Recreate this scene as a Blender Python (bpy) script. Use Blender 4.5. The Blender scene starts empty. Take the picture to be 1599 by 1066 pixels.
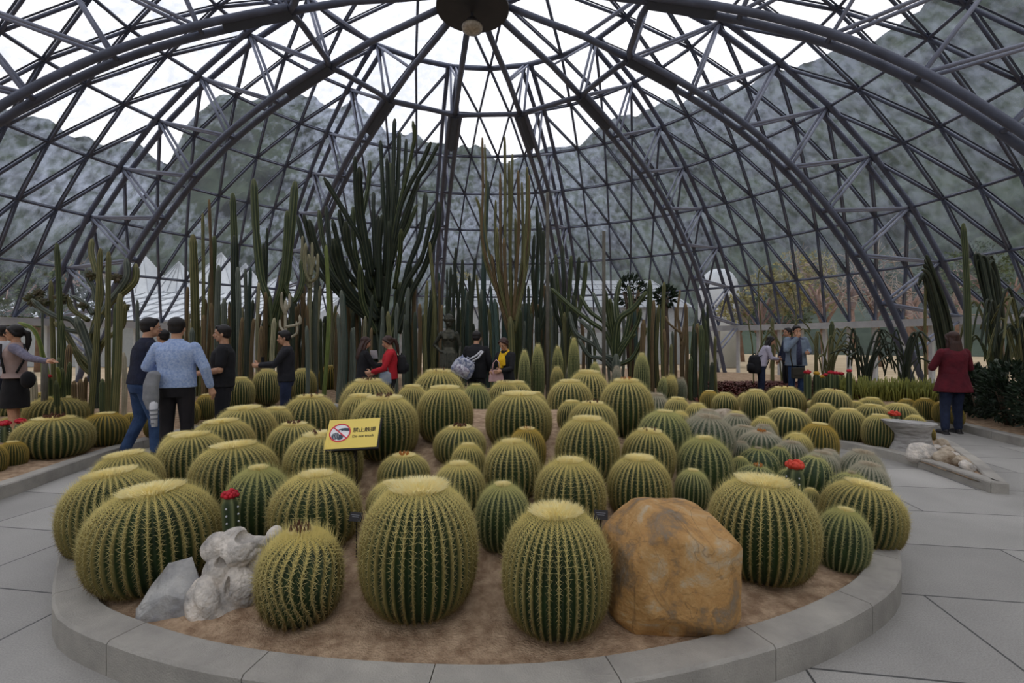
import bpy, math, random
import numpy as np
from mathutils import Vector, Matrix, Euler
S = bpy.context.scene
COL = S.collection
PI = math.pi
# ------------------------------------------------------------ camera, sky, exposure
F = 751.0; HC = 1.45; YH = 536.0
cam = bpy.data.cameras.new('camera'); camo = bpy.data.objects.new('camera', cam); COL.objects.link(camo)
cam.sensor_width = 36.0; cam.lens = F / 1599 * 36.0; cam.clip_end = 2000; cam.clip_start = 0.05
camo.location = (0, 0, HC); camo.rotation_euler = (PI / 2 + 0.0043, 0, 0)
S.camera = camo
S.view_settings.view_transform = 'Standard'; S.view_settings.look = 'None'
S.view_settings.gamma = 1; S.view_settings.use_curve_mapping = False
S.view_settings.exposure = 0.0
W = bpy.data.worlds.new('overcast'); S.world = W; W.use_nodes = True
wn = W.node_tree.nodes; wl = W.node_tree.links; wn.clear()
wo = wn.new('ShaderNodeOutputWorld'); wb = wn.new('ShaderNodeBackground'); wl.new(wb.outputs[0], wo.inputs[0])
wt = wn.new('ShaderNodeTexCoord'); ws = wn.new('ShaderNodeSeparateXYZ'); wl.new(wt.outputs['Generated'], ws.inputs[0])
wr = wn.new('ShaderNodeValToRGB'); wl.new(ws.outputs[2], wr.inputs[0]); wl.new(wr.outputs[0], wb.inputs[0])
wr.color_ramp.elements[0].position = 0.0; wr.color_ramp.elements[0].color = (0.90, 0.895, 0.915, 1)
wr.color_ramp.elements[1].position = 0.9; wr.color_ramp.elements[1].color = (1.0, 0.985, 1.0, 1)
wb.inputs[1].default_value = 1.4

# ------------------------------------------------------------ helpers
def W3(px, py, d):
    """point seen at picture position px,py at depth d metres"""
    return Vector(((px - 799.5) / F * d, d, HC + (YH - py) * d / F))
def X(px, d): return (px - 799.5) / F * d
def Z(py, d): return HC + (YH - py) * d / F

def lin(c):
    return tuple(((v / 255) / 12.92 if v / 255 <= 0.04045 else ((v / 255 + 0.055) / 1.055) ** 2.4) for v in c)

class NT:
    def __init__(s, m):
        m.use_nodes = True; s.t = m.node_tree; s.n = s.t.nodes; s.l = s.t.links; s.n.clear()
        s.out = s.n.new('ShaderNodeOutputMaterial')
    def N(s, typ, **kw):
        n = s.n.new(typ)
        for k, v in kw.items():
            if k.startswith('i_'):
                key = k[2:]
                key = int(key) if key.isdigit() else key.replace('_', ' ')
                n.inputs[key].default_value = v
            else: setattr(n, k, v)
        return n
    def L(s, a, b): s.l.new(a, b)
MATS = {}
def mat(name, col, rough=0.7, col2=None, scale=8.0, bump=0.0, bscale=None, metal=0.0, ridge=None, detail=5, spec=0.4, coords='Object', stretch=None):
    """colour mottled with a second colour by noise; optional ridge colour from the mesh attribute 'ridge'"""
    if name in MATS: return MATS[name]
    m = bpy.data.materials.new(name); t = NT(m); MATS[name] = m
    b = t.N('ShaderNodeBsdfPrincipled', i_Roughness=rough, i_Metallic=metal)
    b.inputs['Specular IOR Level'].default_value = spec
    t.L(b.outputs[0], t.out.inputs[0])
    tc = t.N('ShaderNodeTexCoord'); vec = tc.outputs[coords]
    if stretch:
        mp = t.N('ShaderNodeMapping'); mp.inputs['Scale'].default_value = stretch; t.L(vec, mp.inputs[0]); vec = mp.outputs[0]
    c1 = (*lin(col), 1)
    no = t.N('ShaderNodeTexNoise', i_Scale=scale, i_Detail=detail, i_Roughness=0.6); t.L(vec, no.inputs[0])
    rp = t.N('ShaderNodeValToRGB'); rp.color_ramp.elements[0].position = 0.35; rp.color_ramp.elements[1].position = 0.65
    rp.color_ramp.elements[0].color = c1; rp.color_ramp.elements[1].color = (*lin(col2), 1) if col2 else tuple(min(1, v * 1.15) for v in c1[:3]) + (1,)
    t.L(no.outputs[0], rp.inputs[0]); cs = rp.outputs[0]
    if ridge:
        at = t.N('ShaderNodeAttribute', attribute_name='ridge')
        mx = t.N('ShaderNodeMix', data_type='RGBA'); t.L(at.outputs['Fac'], mx.inputs[0]); t.L(cs, mx.inputs[6]); mx.inputs[7].default_value = (*lin(ridge), 1)
        cs = mx.outputs[2]
    t.L(cs, b.inputs['Base Color'])
    if bump:
        n2 = t.N('ShaderNodeTexNoise', i_Scale=bscale or scale * 3, i_Detail=6); t.L(vec, n2.inputs[0])
        bp = t.N('ShaderNodeBump', i_Strength=min(1, bump), i_Distance=0.02); t.L(n2.outputs[0], bp.inputs['Height']); t.L(bp.outputs[0], b.inputs['Normal'])
    return m

def mesh(name, V, Fc, m=None, smooth=False, attr=None):
    me = bpy.data.meshes.new(name); me.from_pydata([tuple(v) for v in V], [], Fc)
    if smooth: me.polygons.foreach_set('use_smooth', [True] * len(me.polygons))
    if m: me.materials.append(m)
    if attr is not None:
        a = me.attributes.new('ridge', 'FLOAT', 'POINT'); a.data.foreach_set('value', np.asarray(attr, dtype=np.float32))
    me.update(); return me
def link(name, me, parent=None, loc=None, **tags):
    o = bpy.data.objects.new(name, me); COL.objects.link(o)
    if parent is not None: o.parent = parent
    if loc is not None: o.location = loc
    for k, v in tags.items(): o[k] = v
    return o
def thing(name, label, cat, loc=(0, 0, 0), rotz=0.0, group=None):
    o = bpy.data.objects.new(name, None); COL.objects.link(o); o.empty_display_size = 0.1
    o.location = loc; o.rotation_euler = (0, 0, rotz); o['label'] = label; o['category'] = cat
    if group: o['group'] = group
    return o

class MB:
    """collects shapes into one mesh"""
    def __init__(s): s.V = []; s.F = []; s.A = []
    def add(s, V, Fc, A=None):
        k = len(s.V); s.V += [tuple(v) for v in V]; s.F += [tuple(i + k for i in f) for f in Fc]
        s.A += list(A) if A is not None else [0.0] * len(V)
    def box(s, c, sz, rot=None):
        cx, cy, cz = c; a, b, d = sz[0] / 2, sz[1] / 2, sz[2] / 2
        vs = [Vector((x, y, z)) for x in (-a, a) for y in (-b, b) for z in (-d, d)]
        if rot is not None: vs = [rot @ v for v in vs]
        s.add([v + Vector(c) for v in vs], [(0, 1, 3, 2), (4, 6, 7, 5), (0, 4, 5, 1), (2, 3, 7, 6), (0, 2, 6, 4), (1, 5, 7, 3)])
    def tube(s, pts, r, n=8, caps=True, sq=None):
        """swept round tube; r a number or one radius per point; sq=(a,b) squash of the section"""
        pts = [Vector(p) for p in pts]; m = len(pts)
        rs = [r] * m if not hasattr(r, '__len__') else list(r)
        T = []
        for i in range(m):
            t = pts[min(i + 1, m - 1)] - pts[max(i - 1, 0)]
            T.append(t.normalized() if t.length > 1e-9 else Vector((0, 0, 1)))
        u = T[0].cross(Vector((0, 0, 1)));
        if u.length < 0.05: u = T[0].cross(Vector((0, 1, 0)))
        u.normalize(); V = []
        for i in range(m):
            u = (u - T[i] * u.dot(T[i])).normalized(); w = T[i].cross(u)
            for k in range(n):
                a = 2 * PI * k / n
                V.append(pts[i] + (u * math.cos(a) * (sq[0] if sq else 1) + w * math.sin(a) * (sq[1] if sq else 1)) * rs[i])
        Fc = [(i * n + k, i * n + (k + 1) % n, (i + 1) * n + (k + 1) % n, (i + 1) * n + k) for i in range(m - 1) for k in range(n)]
        if caps: Fc += [tuple(range(n))[::-1], tuple(range((m - 1) * n, m * n))]
        s.add(V, Fc)
    def rings(s, secs, n=16, caps=True):
        """horizontal elliptical sections (x, y, z, rx, ry)"""
        V = []
        for (x, y, z, a, b) in secs:
            for k in range(n):
                t = 2 * PI * k / n; c, d = math.cos(t), math.sin(t)
                e = 0.85
                V.append((x + a * math.copysign(abs(c) ** e, c), y + b * math.copysign(abs(d) ** e, d), z))
        m = len(secs)
        Fc = [(i * n + k, i * n + (k + 1) % n, (i + 1) * n + (k + 1) % n, (i + 1) * n + k) for i in range(m - 1) for k in range(n)]
        if caps: Fc += [tuple(range(n))[::-1], tuple(range((m - 1) * n, m * n))]
        s.add(V, Fc)
    def ball(s, c, r, n=12, m=8, rot=None):
        r = (r, r, r) if not hasattr(r, '__len__') else r
        V = []; c = Vector(c)
        for i in range(m + 1):
            p = -PI / 2 + PI * i / m
            for k in range(n):
                t = 2 * PI * k / n; e = max(math.cos(p), 0.02)
                v = Vector((r[0] * e * math.cos(t), r[1] * e * math.sin(t), r[2] * math.sin(p)))
                V.append(c + (rot @ v if rot is not None else v))
        Fc = [(i * n + k, i * n + (k + 1) % n, (i + 1) * n + (k + 1) % n, (i + 1) * n + k) for i in range(m) for k in range(n)]
        Fc += [tuple(range(n))[::-1], tuple(range(m * n, (m + 1) * n))]
        s.add(V, Fc)
    def spike(s, b, t, r):
        b = Vector(b); t = Vector(t); d = (t - b).normalized(); u = d.orthogonal().normalized(); w = d.cross(u)
        s.add([b + u * r, b + (-u * 0.5 + w * 0.87) * r, b + (-u * 0.5 - w * 0.87) * r, t], [(0, 1, 3), (1, 2, 3), (2, 0, 3)])
    def build(s, name, m=None, parent=None, smooth=False, attr=False, **tags):
        return link(name, mesh(name, s.V, s.F, m, smooth, s.A if attr else None), parent, **tags)
# ------------------------------------------------------------ the glass dome
YAW = -0.0817; DD = 10.6; A0 = -0.1396; NS = 12; SEC = 2 * PI / NS
DC = Vector((DD * math.sin(YAW), DD * math.cos(YAW), 0))
def DP(r, z, i):
    """point of the dome at radius r, height z, rib number i (fractional allowed)"""
    a = YAW + A0 + (i - 3) * SEC
    return Vector((DC.x + r * math.sin(a), DC.y + r * math.cos(a), z))
RO = {0: (0.0, 10.75), 1: (2.25, 10.45), 2: (4.36, 9.99), 3: (6.15, 9.40), 4: (7.81, 8.57), 5: (9.32, 7.61), 6: (10.72, 6.45), 7: (12.01, 5.16), 8: (13.07, 3.72), 9: (14.0, 2.20)}
RI = {3: (3.76, 8.19), 4: (5.37, 7.58), 5: (6.82, 6.87), 6: (8.15, 5.97), 7: (9.31, 4.93), 8: (10.35, 3.81), 9: (11.25, 2.52), 10: (12.0, 1.15), 11: (12.55, 0.0)}
steel = mat('painted steel', (100, 107, 128), 0.45, (86, 92, 110), 3)
steel_l = mat('light painted steel', (150, 156, 176), 0.45, (134, 140, 160), 3)
dark_st = mat('dark gasket', (66, 70, 80), 0.6)
alu = mat('pale aluminium', (205, 208, 212), 0.5, (186, 190, 195), 3)
def node(k, s, j):
    """outer node: ring k, sector s, j-th of k cells"""
    r, z = RO[k]
    return DP(r, z, s + (j / k if k else 0))
def outn(p, e=0.13):
    d = Vector((p.x - DC.x, p.y - DC.y, (p.z + 4.6))); return p + d.normalized() * e
def srib(i, fn): return [fn(k) for k in range(len(RI))]
tri_glass = {}
for s in range(NS):
    T = link('roof_truss', None, kind='structure'); T.empty_display_size = .1
    a = YAW + A0 + (s - 3) * SEC; tang = Vector((math.cos(a), -math.sin(a), 0))
    mb = MB()
    oc = [node(k, s, 0) for k in range(2, 10)]
    for sg in (-1, 1): mb.tube([p + tang * 0.15 * sg for p in oc], 0.068, 8)
    mb.build('outer_chord', steel, T, True)
    mb = MB(); ic = [DP(*RI[k], s) for k in range(3, 12)]
    fine = []
    for i in range(len(ic) - 1):
        p0, p1, p2, p3 = ic[max(i - 1, 0)], ic[i], ic[i + 1], ic[min(i + 2, len(ic) - 1)]
        for q in range(4):
            t = q / 4
            fine.append(0.5 * ((2 * p1) + (p2 - p0) * t + (2 * p0 - 5 * p1 + 4 * p2 - p3) * t * t + (3 * p1 - p0 - 3 * p2 + p3) * t ** 3))
    fine.append(ic[-1])
    for sg in (-1, 1): mb.tube([p + tang * 0.14 * sg for p in fine], 0.075, 10)
    for i, p in enumerate(ic[1:-1]): mb.tube([p - tang * 0.16, p + tang * 0.16], 0.05, 6)
    mb.build('inner_chord', steel, T, True)
    mb = MB()                                                   # closed box where the pair starts at the ring
    e = (ic[1] - ic[0]) * 0.75
    mb.tube([ic[0] - e * 0.02, ic[0] + e], 0.17, 4, sq=(1.0, 1.0)); mb.build('gusset_box', dark_st, T)
    mb = MB(); r0 = DP(0.75, 9.0, s)
    mb.tube([ic[0], DP(2.6, 8.58, s), DP(1.6, 8.80, s), r0], 0.075, 10); mb.build('radial_pipe', steel, T, True)
    for k in range(3, 10):
        for (A, B) in ((node(k, s, 0), DP(*RI[k], s)), (node(k, s, 0), DP(*RI[k + 1], s))):
            mb = MB()
            for sg in (-1, 1): mb.tube([A + tang * 0.07 * sg, B + tang * 0.12 * sg], 0.036, 6)
            mb.build('web_strut', steel_l, T, True)
    mb = MB()                                                   # upper struts
    for sg in (-1, 1):
        mb.tube([node(2, s, 0) + tang * .08 * sg, ic[0] + tang * .1 * sg], 0.036, 6); mb.tube([node(2, s, 0) + tang * .08 * sg, DP(2.6, 8.6, s) + tang * .05 * sg], 0.03, 6)
    mb.build('web_strut', steel_l, T, True)
    # lattice of the sector
    lt = link('dome_lattice', None, kind='structure'); lt.empty_display_size = .1
    ringm, diag, bars = MB(), MB(), MB()
    g = MB()
    for k in range(1, 10):
        for j in range(k):
            if k < 9:
                ringm.tube([node(k, s, j), node(k, s, j + 1)], 0.037 if k > 2 else 0.07, 6)
                bars.tube([outn(node(k, s, j), .085), outn(node(k, s, j + 1), .085)], 0.022, 4)
        if k > 1:
            for j in range(k + 1):
                for q in (j - 1, j):
                    if 0 <= q <= k - 1 and not (j == 0 and q == 0) and not (j == k and q == k - 1):
                        diag.tube([node(k, s, j), node(k - 1, s, q)], 0.036, 6)
                        bars.tube([outn(node(k, s, j), .085), outn(node(k - 1, s, q), .085)], 0.022, 4)
        else: diag.tube([node(1, s, 0), node(0, s, 0)], 0.05, 6)
        for j in range(k):
            P = [outn(node(k, s, j), .10), outn(node(k, s, j + 1), .10), outn(node(k - 1, s, j), .10)]
            g.add(P, [(0, 1, 2)])
            if j < k - 1: g.add([outn(node(k, s, j + 1), .10), outn(node(k - 1, s, j + 1), .10), outn(node(k - 1, s, j), .10)], [(0, 1, 2)])
    ringm.build('ring_pipe', steel, lt, True); diag.build('diagonal_pipe', steel, lt, True); bars.build('glazing_bar', dark_st, lt)
    tri_glass[s] = g
    # inner ring pipe between trusses, kinked outward at mid-span
    mb = MB(); A, B = DP(*RI[3], s), DP(*RI[3], s + 1)
    mb.tube([A, DP(RI[3][0] * 0.955, RI[3][1] - 0.02, s + 0.18), DP(RI[3][0] * 0.955, RI[3][1] - 0.02, s + .82), B], 0.07, 8); mb.build('inner_ring_pipe', steel, lt, True)
# glass skin: streaked; its bluish milkiness also paints in the haze over the hills
gm = bpy.data.materials.new('streaked glass'); t = NT(gm)
tr = t.N('ShaderNodeBsdfTransparent', i_Color=(0.93, 0.94, 0.955, 1)); tl = t.N('ShaderNodeBsdfTranslucent', i_Color=(0.55, 0.62, 0.80, 1))
gl = t.N('ShaderNodeBsdfGlossy', i_Roughness=0.1, i_Color=(.8, .8, .8, 1))
tc = t.N('ShaderNodeTexCoord'); mp = t.N('ShaderNodeMapping'); mp.inputs['Scale'].default_value = (3.2, 3.2, 0.2); t.L(tc.outputs['Object'], mp.inputs[0])
n1 = t.N('ShaderNodeTexNoise', i_Scale=1.5, i_Detail=3, i_Roughness=0.5, i_Distortion=0.25); t.L(mp.outputs[0], n1.inputs[0])
n2 = t.N('ShaderNodeTexNoise', i_Scale=0.22, i_Detail=3); t.L(tc.outputs['Object'], n2.inputs[0])
mul = t.N('ShaderNodeMath', operation='MULTIPLY'); t.L(n1.outputs[0], mul.inputs[0]); t.L(n2.outputs[0], mul.inputs[1])
mr = t.N('ShaderNodeMapRange'); mr.inputs['From Min'].default_value = 0.16; mr.inputs['From Max'].default_value = 0.38; mr.inputs['To Min'].default_value = 0.03; mr.inputs['To Max'].default_value = 0.55
t.L(mul.outputs[0], mr.inputs[0])
sz_ = t.N('ShaderNodeSeparateXYZ'); t.L(tc.outputs['Object'], sz_.inputs[0]); zr = t.N('ShaderNodeMapRange'); zr.inputs['From Min'].default_value = 2.2; zr.inputs['From Max'].default_value = 6.5; zr.inputs['To Min'].default_value = .3; t.L(sz_.outputs[2], zr.inputs[0])
vm = t.N('ShaderNodeMath', operation='MULTIPLY'); t.L(mr.outputs[0], vm.inputs[0]); xr = t.N('ShaderNodeMapRange'); xr.inputs['From Min'].default_value = -8; xr.inputs['From Max'].default_value = 11; xr.inputs['To Min'].default_value = 1.1; xr.inputs['To Max'].default_value = .45; t.L(sz_.outputs[0], xr.inputs[0]); xm = t.N('ShaderNodeMath', operation='MULTIPLY'); t.L(zr.outputs[0], xm.inputs[0]); t.L(xr.outputs[0], xm.inputs[1]); t.L(xm.outputs[0], vm.inputs[1])  # veil thins to the right, painting in the dimmer light on that side
m1 = t.N('ShaderNodeMixShader'); t.L(vm.outputs[0], m1.inputs[0]); t.L(tr.outputs[0], m1.inputs[1]); t.L(tl.outputs[0], m1.inputs[2])
m2 = t.N('ShaderNodeMixShader', i_0=0.03); t.L(m1.outputs[0], m2.inputs[1]); t.L(gl.outputs[0], m2.inputs[2]); t.L(m2.outputs[0], t.out.inputs[0])
cg = bpy.data.materials.new('clear wall glass'); t = NT(cg)
tr = t.N('ShaderNodeBsdfTransparent', i_Color=(0.86, 0.89, 0.9, 1)); gl = t.N('ShaderNodeBsdfGlossy', i_Roughness=0.05); m2 = t.N('ShaderNodeMixShader', i_0=0.05)
t.L(tr.outputs[0], m2.inputs[1]); t.L(gl.outputs[0], m2.inputs[2]); t.L(m2.outputs[0], t.out.inputs[0])
for s in range(NS):
    tri_glass[s].build('window_%d' % (s + 1), gm, None, kind='structure')
# sill beam, low wall of posts and panes
ns = NS * 9
def ringpt(r, z, q): return DP(r, z, q / 9.0)
mb = MB(); V = []; prof = [(14.22, 2.05), (14.22, 2.22), (13.72, 2.2), (13.72, 1.98), (13.86, 1.98), (13.86, 2.05)]
for q in range(ns): V += [ringpt(r, z, q) for r, z in prof]
n = len(prof)
mb.add(V, [(q * n + k, q * n + (k + 1) % n, ((q + 1) % ns) * n + (k + 1) % n, ((q + 1) % ns) * n + k) for q in range(ns) for k in range(n)])
mb.build('sill_beam', alu, None, kind='structure')
mb = MB(); V = []
for q in range(ns): V += [ringpt(r, z, q) for r, z in [(14.12, -.05), (14.12, 0.16), (13.88, .16), (13.88, -.05)]]
mb.add(V, [(q * 4 + k, q * 4 + (k + 1) % 4, ((q + 1) % ns) * 4 + (k + 1) % 4, ((q + 1) % ns) * 4 + k) for q in range(ns) for k in range(4)])
mb.build('wall_plinth', alu, None, kind='structure')
ring = link('wall_ring', None, kind='structure')
pane = MB()
post = MB(); post.box((0, 0, 1.07), (0.10, 0.14, 1.95)); pm = mesh('post', post.V, post.F, alu)
rail = MB()
for q in range(ns):
    a = YAW + A0 + (q / 9 - 3) * SEC
    o = link('post', pm, ring, ringpt(14.0, 0, q)); o.rotation_euler = (0, 0, -a)
    pane.add([ringpt(14.0, .1, q), ringpt(14.0, .1, q + 1), ringpt(14.0, 2.05, q + 1), ringpt(14.0, 2.05, q)], [(0, 1, 2, 3)])
pane.build('pane', cg, ring)
# hub drum with its lamp
hub = thing('hub_drum', 'dark round steel drum at the crown where all the dome pipes meet', 'drum', (DC.x, DC.y, 8.80))
mb = MB()
for z0, z1, r in ((0, .06, .80), (.06, .5, .76), (.5, .56, .8)): mb.rings([(0, 0, z0, r, r), (0, 0, z1, r, r)], 40)
# replace squared rings by true circles
hubm = mat('hub steel', (52, 50, 52), 0.55, (44, 43, 46), 4)
mb = MB(); mb.tube([(0, 0, 0), (0, 0, .06), (0, 0, .061), (0, 0, .5), (0, 0, .501), (0, 0, .56)], [.8, .8, .76, .76, .8, .8], 48); mb.build('drum', hubm, hub)
mb = MB(); mb.tube([(0, 0, .5), (0, 0, 1.8)], .12, 12); mb.build('mast', steel, hub, True)
lampt = thing('pendant_lamp', 'round floodlight with a clear glass bowl hanging under the roof drum', 'lamp', (DC.x - 0.02, DC.y + 0.1, 8.80))
mb = MB(); mb.tube([(0, 0, .02), (0, 0, -.14)], .035, 10); mb.build('stem', dark_st, lampt, True)
mb = MB(); mb.tube([(0, 0, -.12), (0, 0, -.18), (0, 0, -.26)], [.08, .13, .15], 20); mb.build('housing', hubm, lampt, True)
mb = MB(); mb.tube([(0, 0, -.26), (0, 0, -.30), (0, 0, -.38), (0, 0, -.43), (0, 0, -.45)], [.15, .235, .225, .15, .04], 28)
mb.build('glass_bowl', mat('frosted bowl', (190, 180, 165), 0.25, (150, 142, 130), 18), lampt, True)
mb = MB()
for k in range(28): a = k * 2 * PI / 28; mb.tube([(.238 * math.cos(a), .238 * math.sin(a), -.30), (.238 * math.cos(a + .2245), .238 * math.sin(a + .2245), -.30)], .012, 5)
mb.build('rim', hubm, lampt)

# ------------------------------------------------------------ ground
fm = bpy.data.materials.new('granite paving'); t = NT(fm)
b = t.N('ShaderNodeBsdfPrincipled'); b.inputs['Specular IOR Level'].default_value = 0.45; t.L(b.outputs[0], t.out.inputs[0])
tc = t.N('ShaderNodeTexCoord'); mp = t.N('ShaderNodeMapping'); mp.inputs['Rotation'].default_value = (0, 0, 0.16); t.L(tc.outputs['Object'], mp.inputs[0])
br = t.N('ShaderNodeTexBrick', i_Scale=1.0); br.inputs['Brick Width'].default_value = 1.9; br.inputs['Row Height'].default_value = 0.78; br.inputs['Mortar Size'].default_value = 0.006
br.inputs['Color1'].default_value = (0.33, 0.318, 0.30, 1); br.inputs['Color2'].default_value = (0.44, 0.425, 0.40, 1); br.inputs['Mortar'].default_value = (0.07, 0.07, 0.07, 1); br.inputs['Bias'].default_value = -0.15
t.L(mp.outputs[0], br.inputs[0])
n1 = t.N('ShaderNodeTexNoise', i_Scale=140, i_Detail=3); t.L(tc.outputs['Object'], n1.inputs[0])
n2 = t.N('ShaderNodeTexNoise', i_Scale=1.3, i_Detail=6, i_Roughness=0.6); t.L(tc.outputs['Object'], n2.inputs[0])
mx = t.N('ShaderNodeMix', data_type='RGBA', blend_type='MULTIPLY', i_0=1.0); t.L(br.outputs[0], mx.inputs[6])
ra = t.N('ShaderNodeMath', operation='MULTIPLY_ADD', i_1=0.9, i_2=0.55); t.L(n1.outputs[0], ra.inputs[0])
rb = t.N('ShaderNodeMath', operation='MULTIPLY_ADD', i_1=0.7, i_2=0.65); t.L(n2.outputs[0], rb.inputs[0])
rc = t.N('ShaderNodeMath', operation='MULTIPLY'); t.L(ra.outputs[0], rc.inputs[0]); t.L(rb.outputs[0], rc.inputs[1])
t.L(rc.outputs[0], mx.inputs[7]); t.L(mx.outputs[2], b.inputs['Base Color'])
rr = t.N('ShaderNodeMapRange'); rr.inputs['To Min'].default_value = 0.35; rr.inputs['To Max'].default_value = 0.65; t.L(n2.outputs[0], rr.inputs[0]); t.L(rr.outputs[0], b.inputs['Roughness'])
mb = MB(); mb.add([ringpt(14.0, 0, q) for q in range(ns)], [tuple(range(ns))]); mb.build('floor', fm, None, kind='structure')
sandm = mat('sandy yard', (198, 178, 150), 0.95, (176, 156, 128), 0.5, 0.3)
mb = MB(); V = []; N2 = 72
for r in (14.0, 20, 32, 60, 400):
    V += [(DC.x + r * math.sin(2 * PI * k / N2), DC.y + r * math.cos(2 * PI * k / N2), -0.03) for k in range(N2)]
mb.add(V, [(i * N2 + k, i * N2 + (k + 1) % N2, (i + 1) * N2 + (k + 1) % N2, (i + 1) * N2 + k) for i in range(4) for k in range(N2)])
mb.build('outside_ground', sandm, None, kind='structure')

# forested hills round the dome: skyline (degrees right of straight ahead -> elevation tangent)
def pic(px, py): return (math.degrees(math.atan((px - 799.5) / F)), (YH - py) / F * math.cos(math.atan((px - 799.5) / F)))
sky = [(-180, .25), (-90, .35), (-60, .36)] + [pic(*p) for p in [(0, 145), (60, 165), (130, 190), (210, 215), (262, 235), (290, 175), (340, 150), (420, 145), (490, 140), (560, 170), (620, 195), (680, 212), (740, 225), (800, 240), (860, 215), (900, 205), (970, 180), (1060, 150), (1150, 115), (1250, 85), (1330, 62), (1400, 35), (1440, 5), (1500, -60), (1599, -110)]] + [(60, .62), (90, .55), (140, .4), (180, .25)]
saz = [p[0] for p in sky]; sel = [p[1] for p in sky]
rng = np.random.RandomState(5)
def vnoise(x, y, seed=0):
    xi, yi = np.floor(x).astype(int), np.floor(y).astype(int); fx, fy = x - xi, y - yi
    def h(a, b): return np.modf(np.abs(np.sin(a * 127.1 + b * 311.7 + seed * 74.7) * 43758.5453))[0]
    fx = fx * fx * (3 - 2 * fx); fy = fy * fy * (3 - 2 * fy)
    return (h(xi, yi) * (1 - fx) + h(xi + 1, yi) * fx) * (1 - fy) + (h(xi, yi + 1) * (1 - fx) + h(xi + 1, yi + 1) * fx) * fy
def terrain(name, az0, az1, nA, r0, r1, nR, m, scale=1.0, rough=1.0):
    az = np.linspace(az0, az1, nA); rr = np.linspace(0, 1, nR)
    A, R = np.meshgrid(az, rr, indexing='ij'); dist = r0 + (r1 - r0) * R
    el = np.interp(A, saz, sel) * scale
    top = el * r1
    h = top * (R ** 1.25)
    x = dist * np.sin(np.radians(A)); y = dist * np.cos(np.radians(A))
    bump = (vnoise(x / 9, y / 9, 1) - .5) * 5 + (vnoise(x / 4.2, y / 4.2, 2) - .5) * 3.6 + (vnoise(x / 1.9, y / 1.9, 3) - .5) * 2.0
    h = h + bump * rough * np.clip(R * 4, 0, 1) - 1.5
    V = np.stack([x, y, h + HC], -1).reshape(-1, 3)
    Fc = [(i * nR + j, (i + 1) * nR + j, (i + 1) * nR + j + 1, i * nR + j + 1) for i in range(nA - 1) for j in range(nR - 1)]
    return link(name, mesh(name, V, Fc, m, False), None, kind='structure')
hm = mat('forest canopy', (74, 86, 74), 0.95, (36, 42, 42), 0.12, 0.0, detail=8)
terrain('hillside', -68, 68, 420, 75, 150, 90, hm)
hill2 = mat('rear slope', (60, 78, 58), 0.95, (40, 54, 42), 0.2)
terrain('hillside', 68, 292, 90, 75, 150, 20, hill2)
# pale path slab behind dome left: glasshouses
white_roof = mat('whitewashed greenhouse glass', (200, 206, 212), 0.5, (176, 183, 190), 0.6, stretch=(1, 1, 1))
frame_l = mat('greenhouse frame', (150, 155, 160), 0.6)
def greenhouse(px0, px1, d, eave, gables, label, white_roof=white_roof):
    """low building with a long sloping roof and a row of pointed glass gables"""
    x0, x1 = X(px0, d), X(px1, d)
    g = thing('greenhouse', label, 'greenhouse', ((x0 + x1) / 2, d, 0)); w = (x1 - x0) / 2
    mb = MB(); mb.box((0, 6, eave / 2), (2 * w, 12, eave)); mb.build('wall', frame_l, g)
    mb = MB(); top = eave + 3.1
    mb.add([(-w - .3, -.4, eave), (w + .3, -.4, eave), (w, 9, top), (-w, 9, top), (-w, 12, eave), (w, 12, eave)], [(0, 1, 2, 3), (3, 2, 5, 4), (0, 3, 4), (1, 5, 2)]); mb.build('roof', white_roof, g)
    mb = MB(); n = int(2 * w / 1.0)
    for k in range(n + 1):
        xx = -w + 2 * w * k / n; mb.tube([(xx, -.4, eave + .04), (xx, 9, top + .04)], .035, 4)
    for q in range(1, 5): yy = -.4 + 9.4 * q / 5; zz = eave + 3.1 * q / 5 + .05; mb.tube([(-w, yy, zz), (w, yy, zz)], .03, 4)
    mb.build('glazing_bar', frame_l, g)
    for (gx, gy, gh, gw) in gables:
        dd = d + 9
        cx, zt = X(gx, dd) - (x0 + x1) / 2, Z(gy, dd)
        ww = gw * dd / F; mb = MB()
        mb.add([(cx - ww, 9 - ww, top - .3 - gh), (cx + ww, 9 - ww, top - .3 - gh), (cx + ww, 9 + ww, top - .3 - gh), (cx - ww, 9 + ww, top - .3 - gh), (cx, 9, zt)], [(0, 1, 4), (1, 2, 4), (2, 3, 4), (3, 0, 4)])
        pr = mb.build('gable_roof', white_roof, g); mb = MB()
        for u in (-1, -.5, 0, .5, 1): mb.tube([(cx + ww * u, 9 - ww - .03, top - .3 - gh), (cx + .02 * u, 9 - .05, zt)], .03, 4)
        mb.build('glazing_bar', frame_l, pr)
    return g
greenhouse(-140, 480, 30, Z(500, 30), [(222, 393, .6, 42), (280, 408, .4, 30), (346, 394, .6, 44), (384, 411, .4, 30), (440, 428, .3, 30)], 'white roofed glasshouse with a row of pointed gables outside, left of the dome')
greenhouse(700, 1075, 34, Z(480, 34), [], 'long pale glasshouse outside, behind the tall cacti right of centre', mat('dull greenhouse roof', (146, 152, 158), .6, (124, 130, 136), .6))
dk = thing('storage_dome', 'small white domed roof outside behind the right hand cacti', 'dome', (X(1122, 30), 30, 0))
mb = MB(); R_ = 30 * 24 / F * 1.25
mb.tube([(0, 0, 0), (0, 0, Z(462, 30)), (0, 0, Z(452, 30)), (0, 0, Z(438, 30)), (0, 0, Z(428, 30)), (0, 0, Z(421, 30)), (0, 0, Z(419, 30))], [R_, R_, R_ * .99, R_ * .88, R_ * .68, R_ * .4, R_ * .05], 24)
mb.build('shell', white_roof, dk, True)
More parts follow.
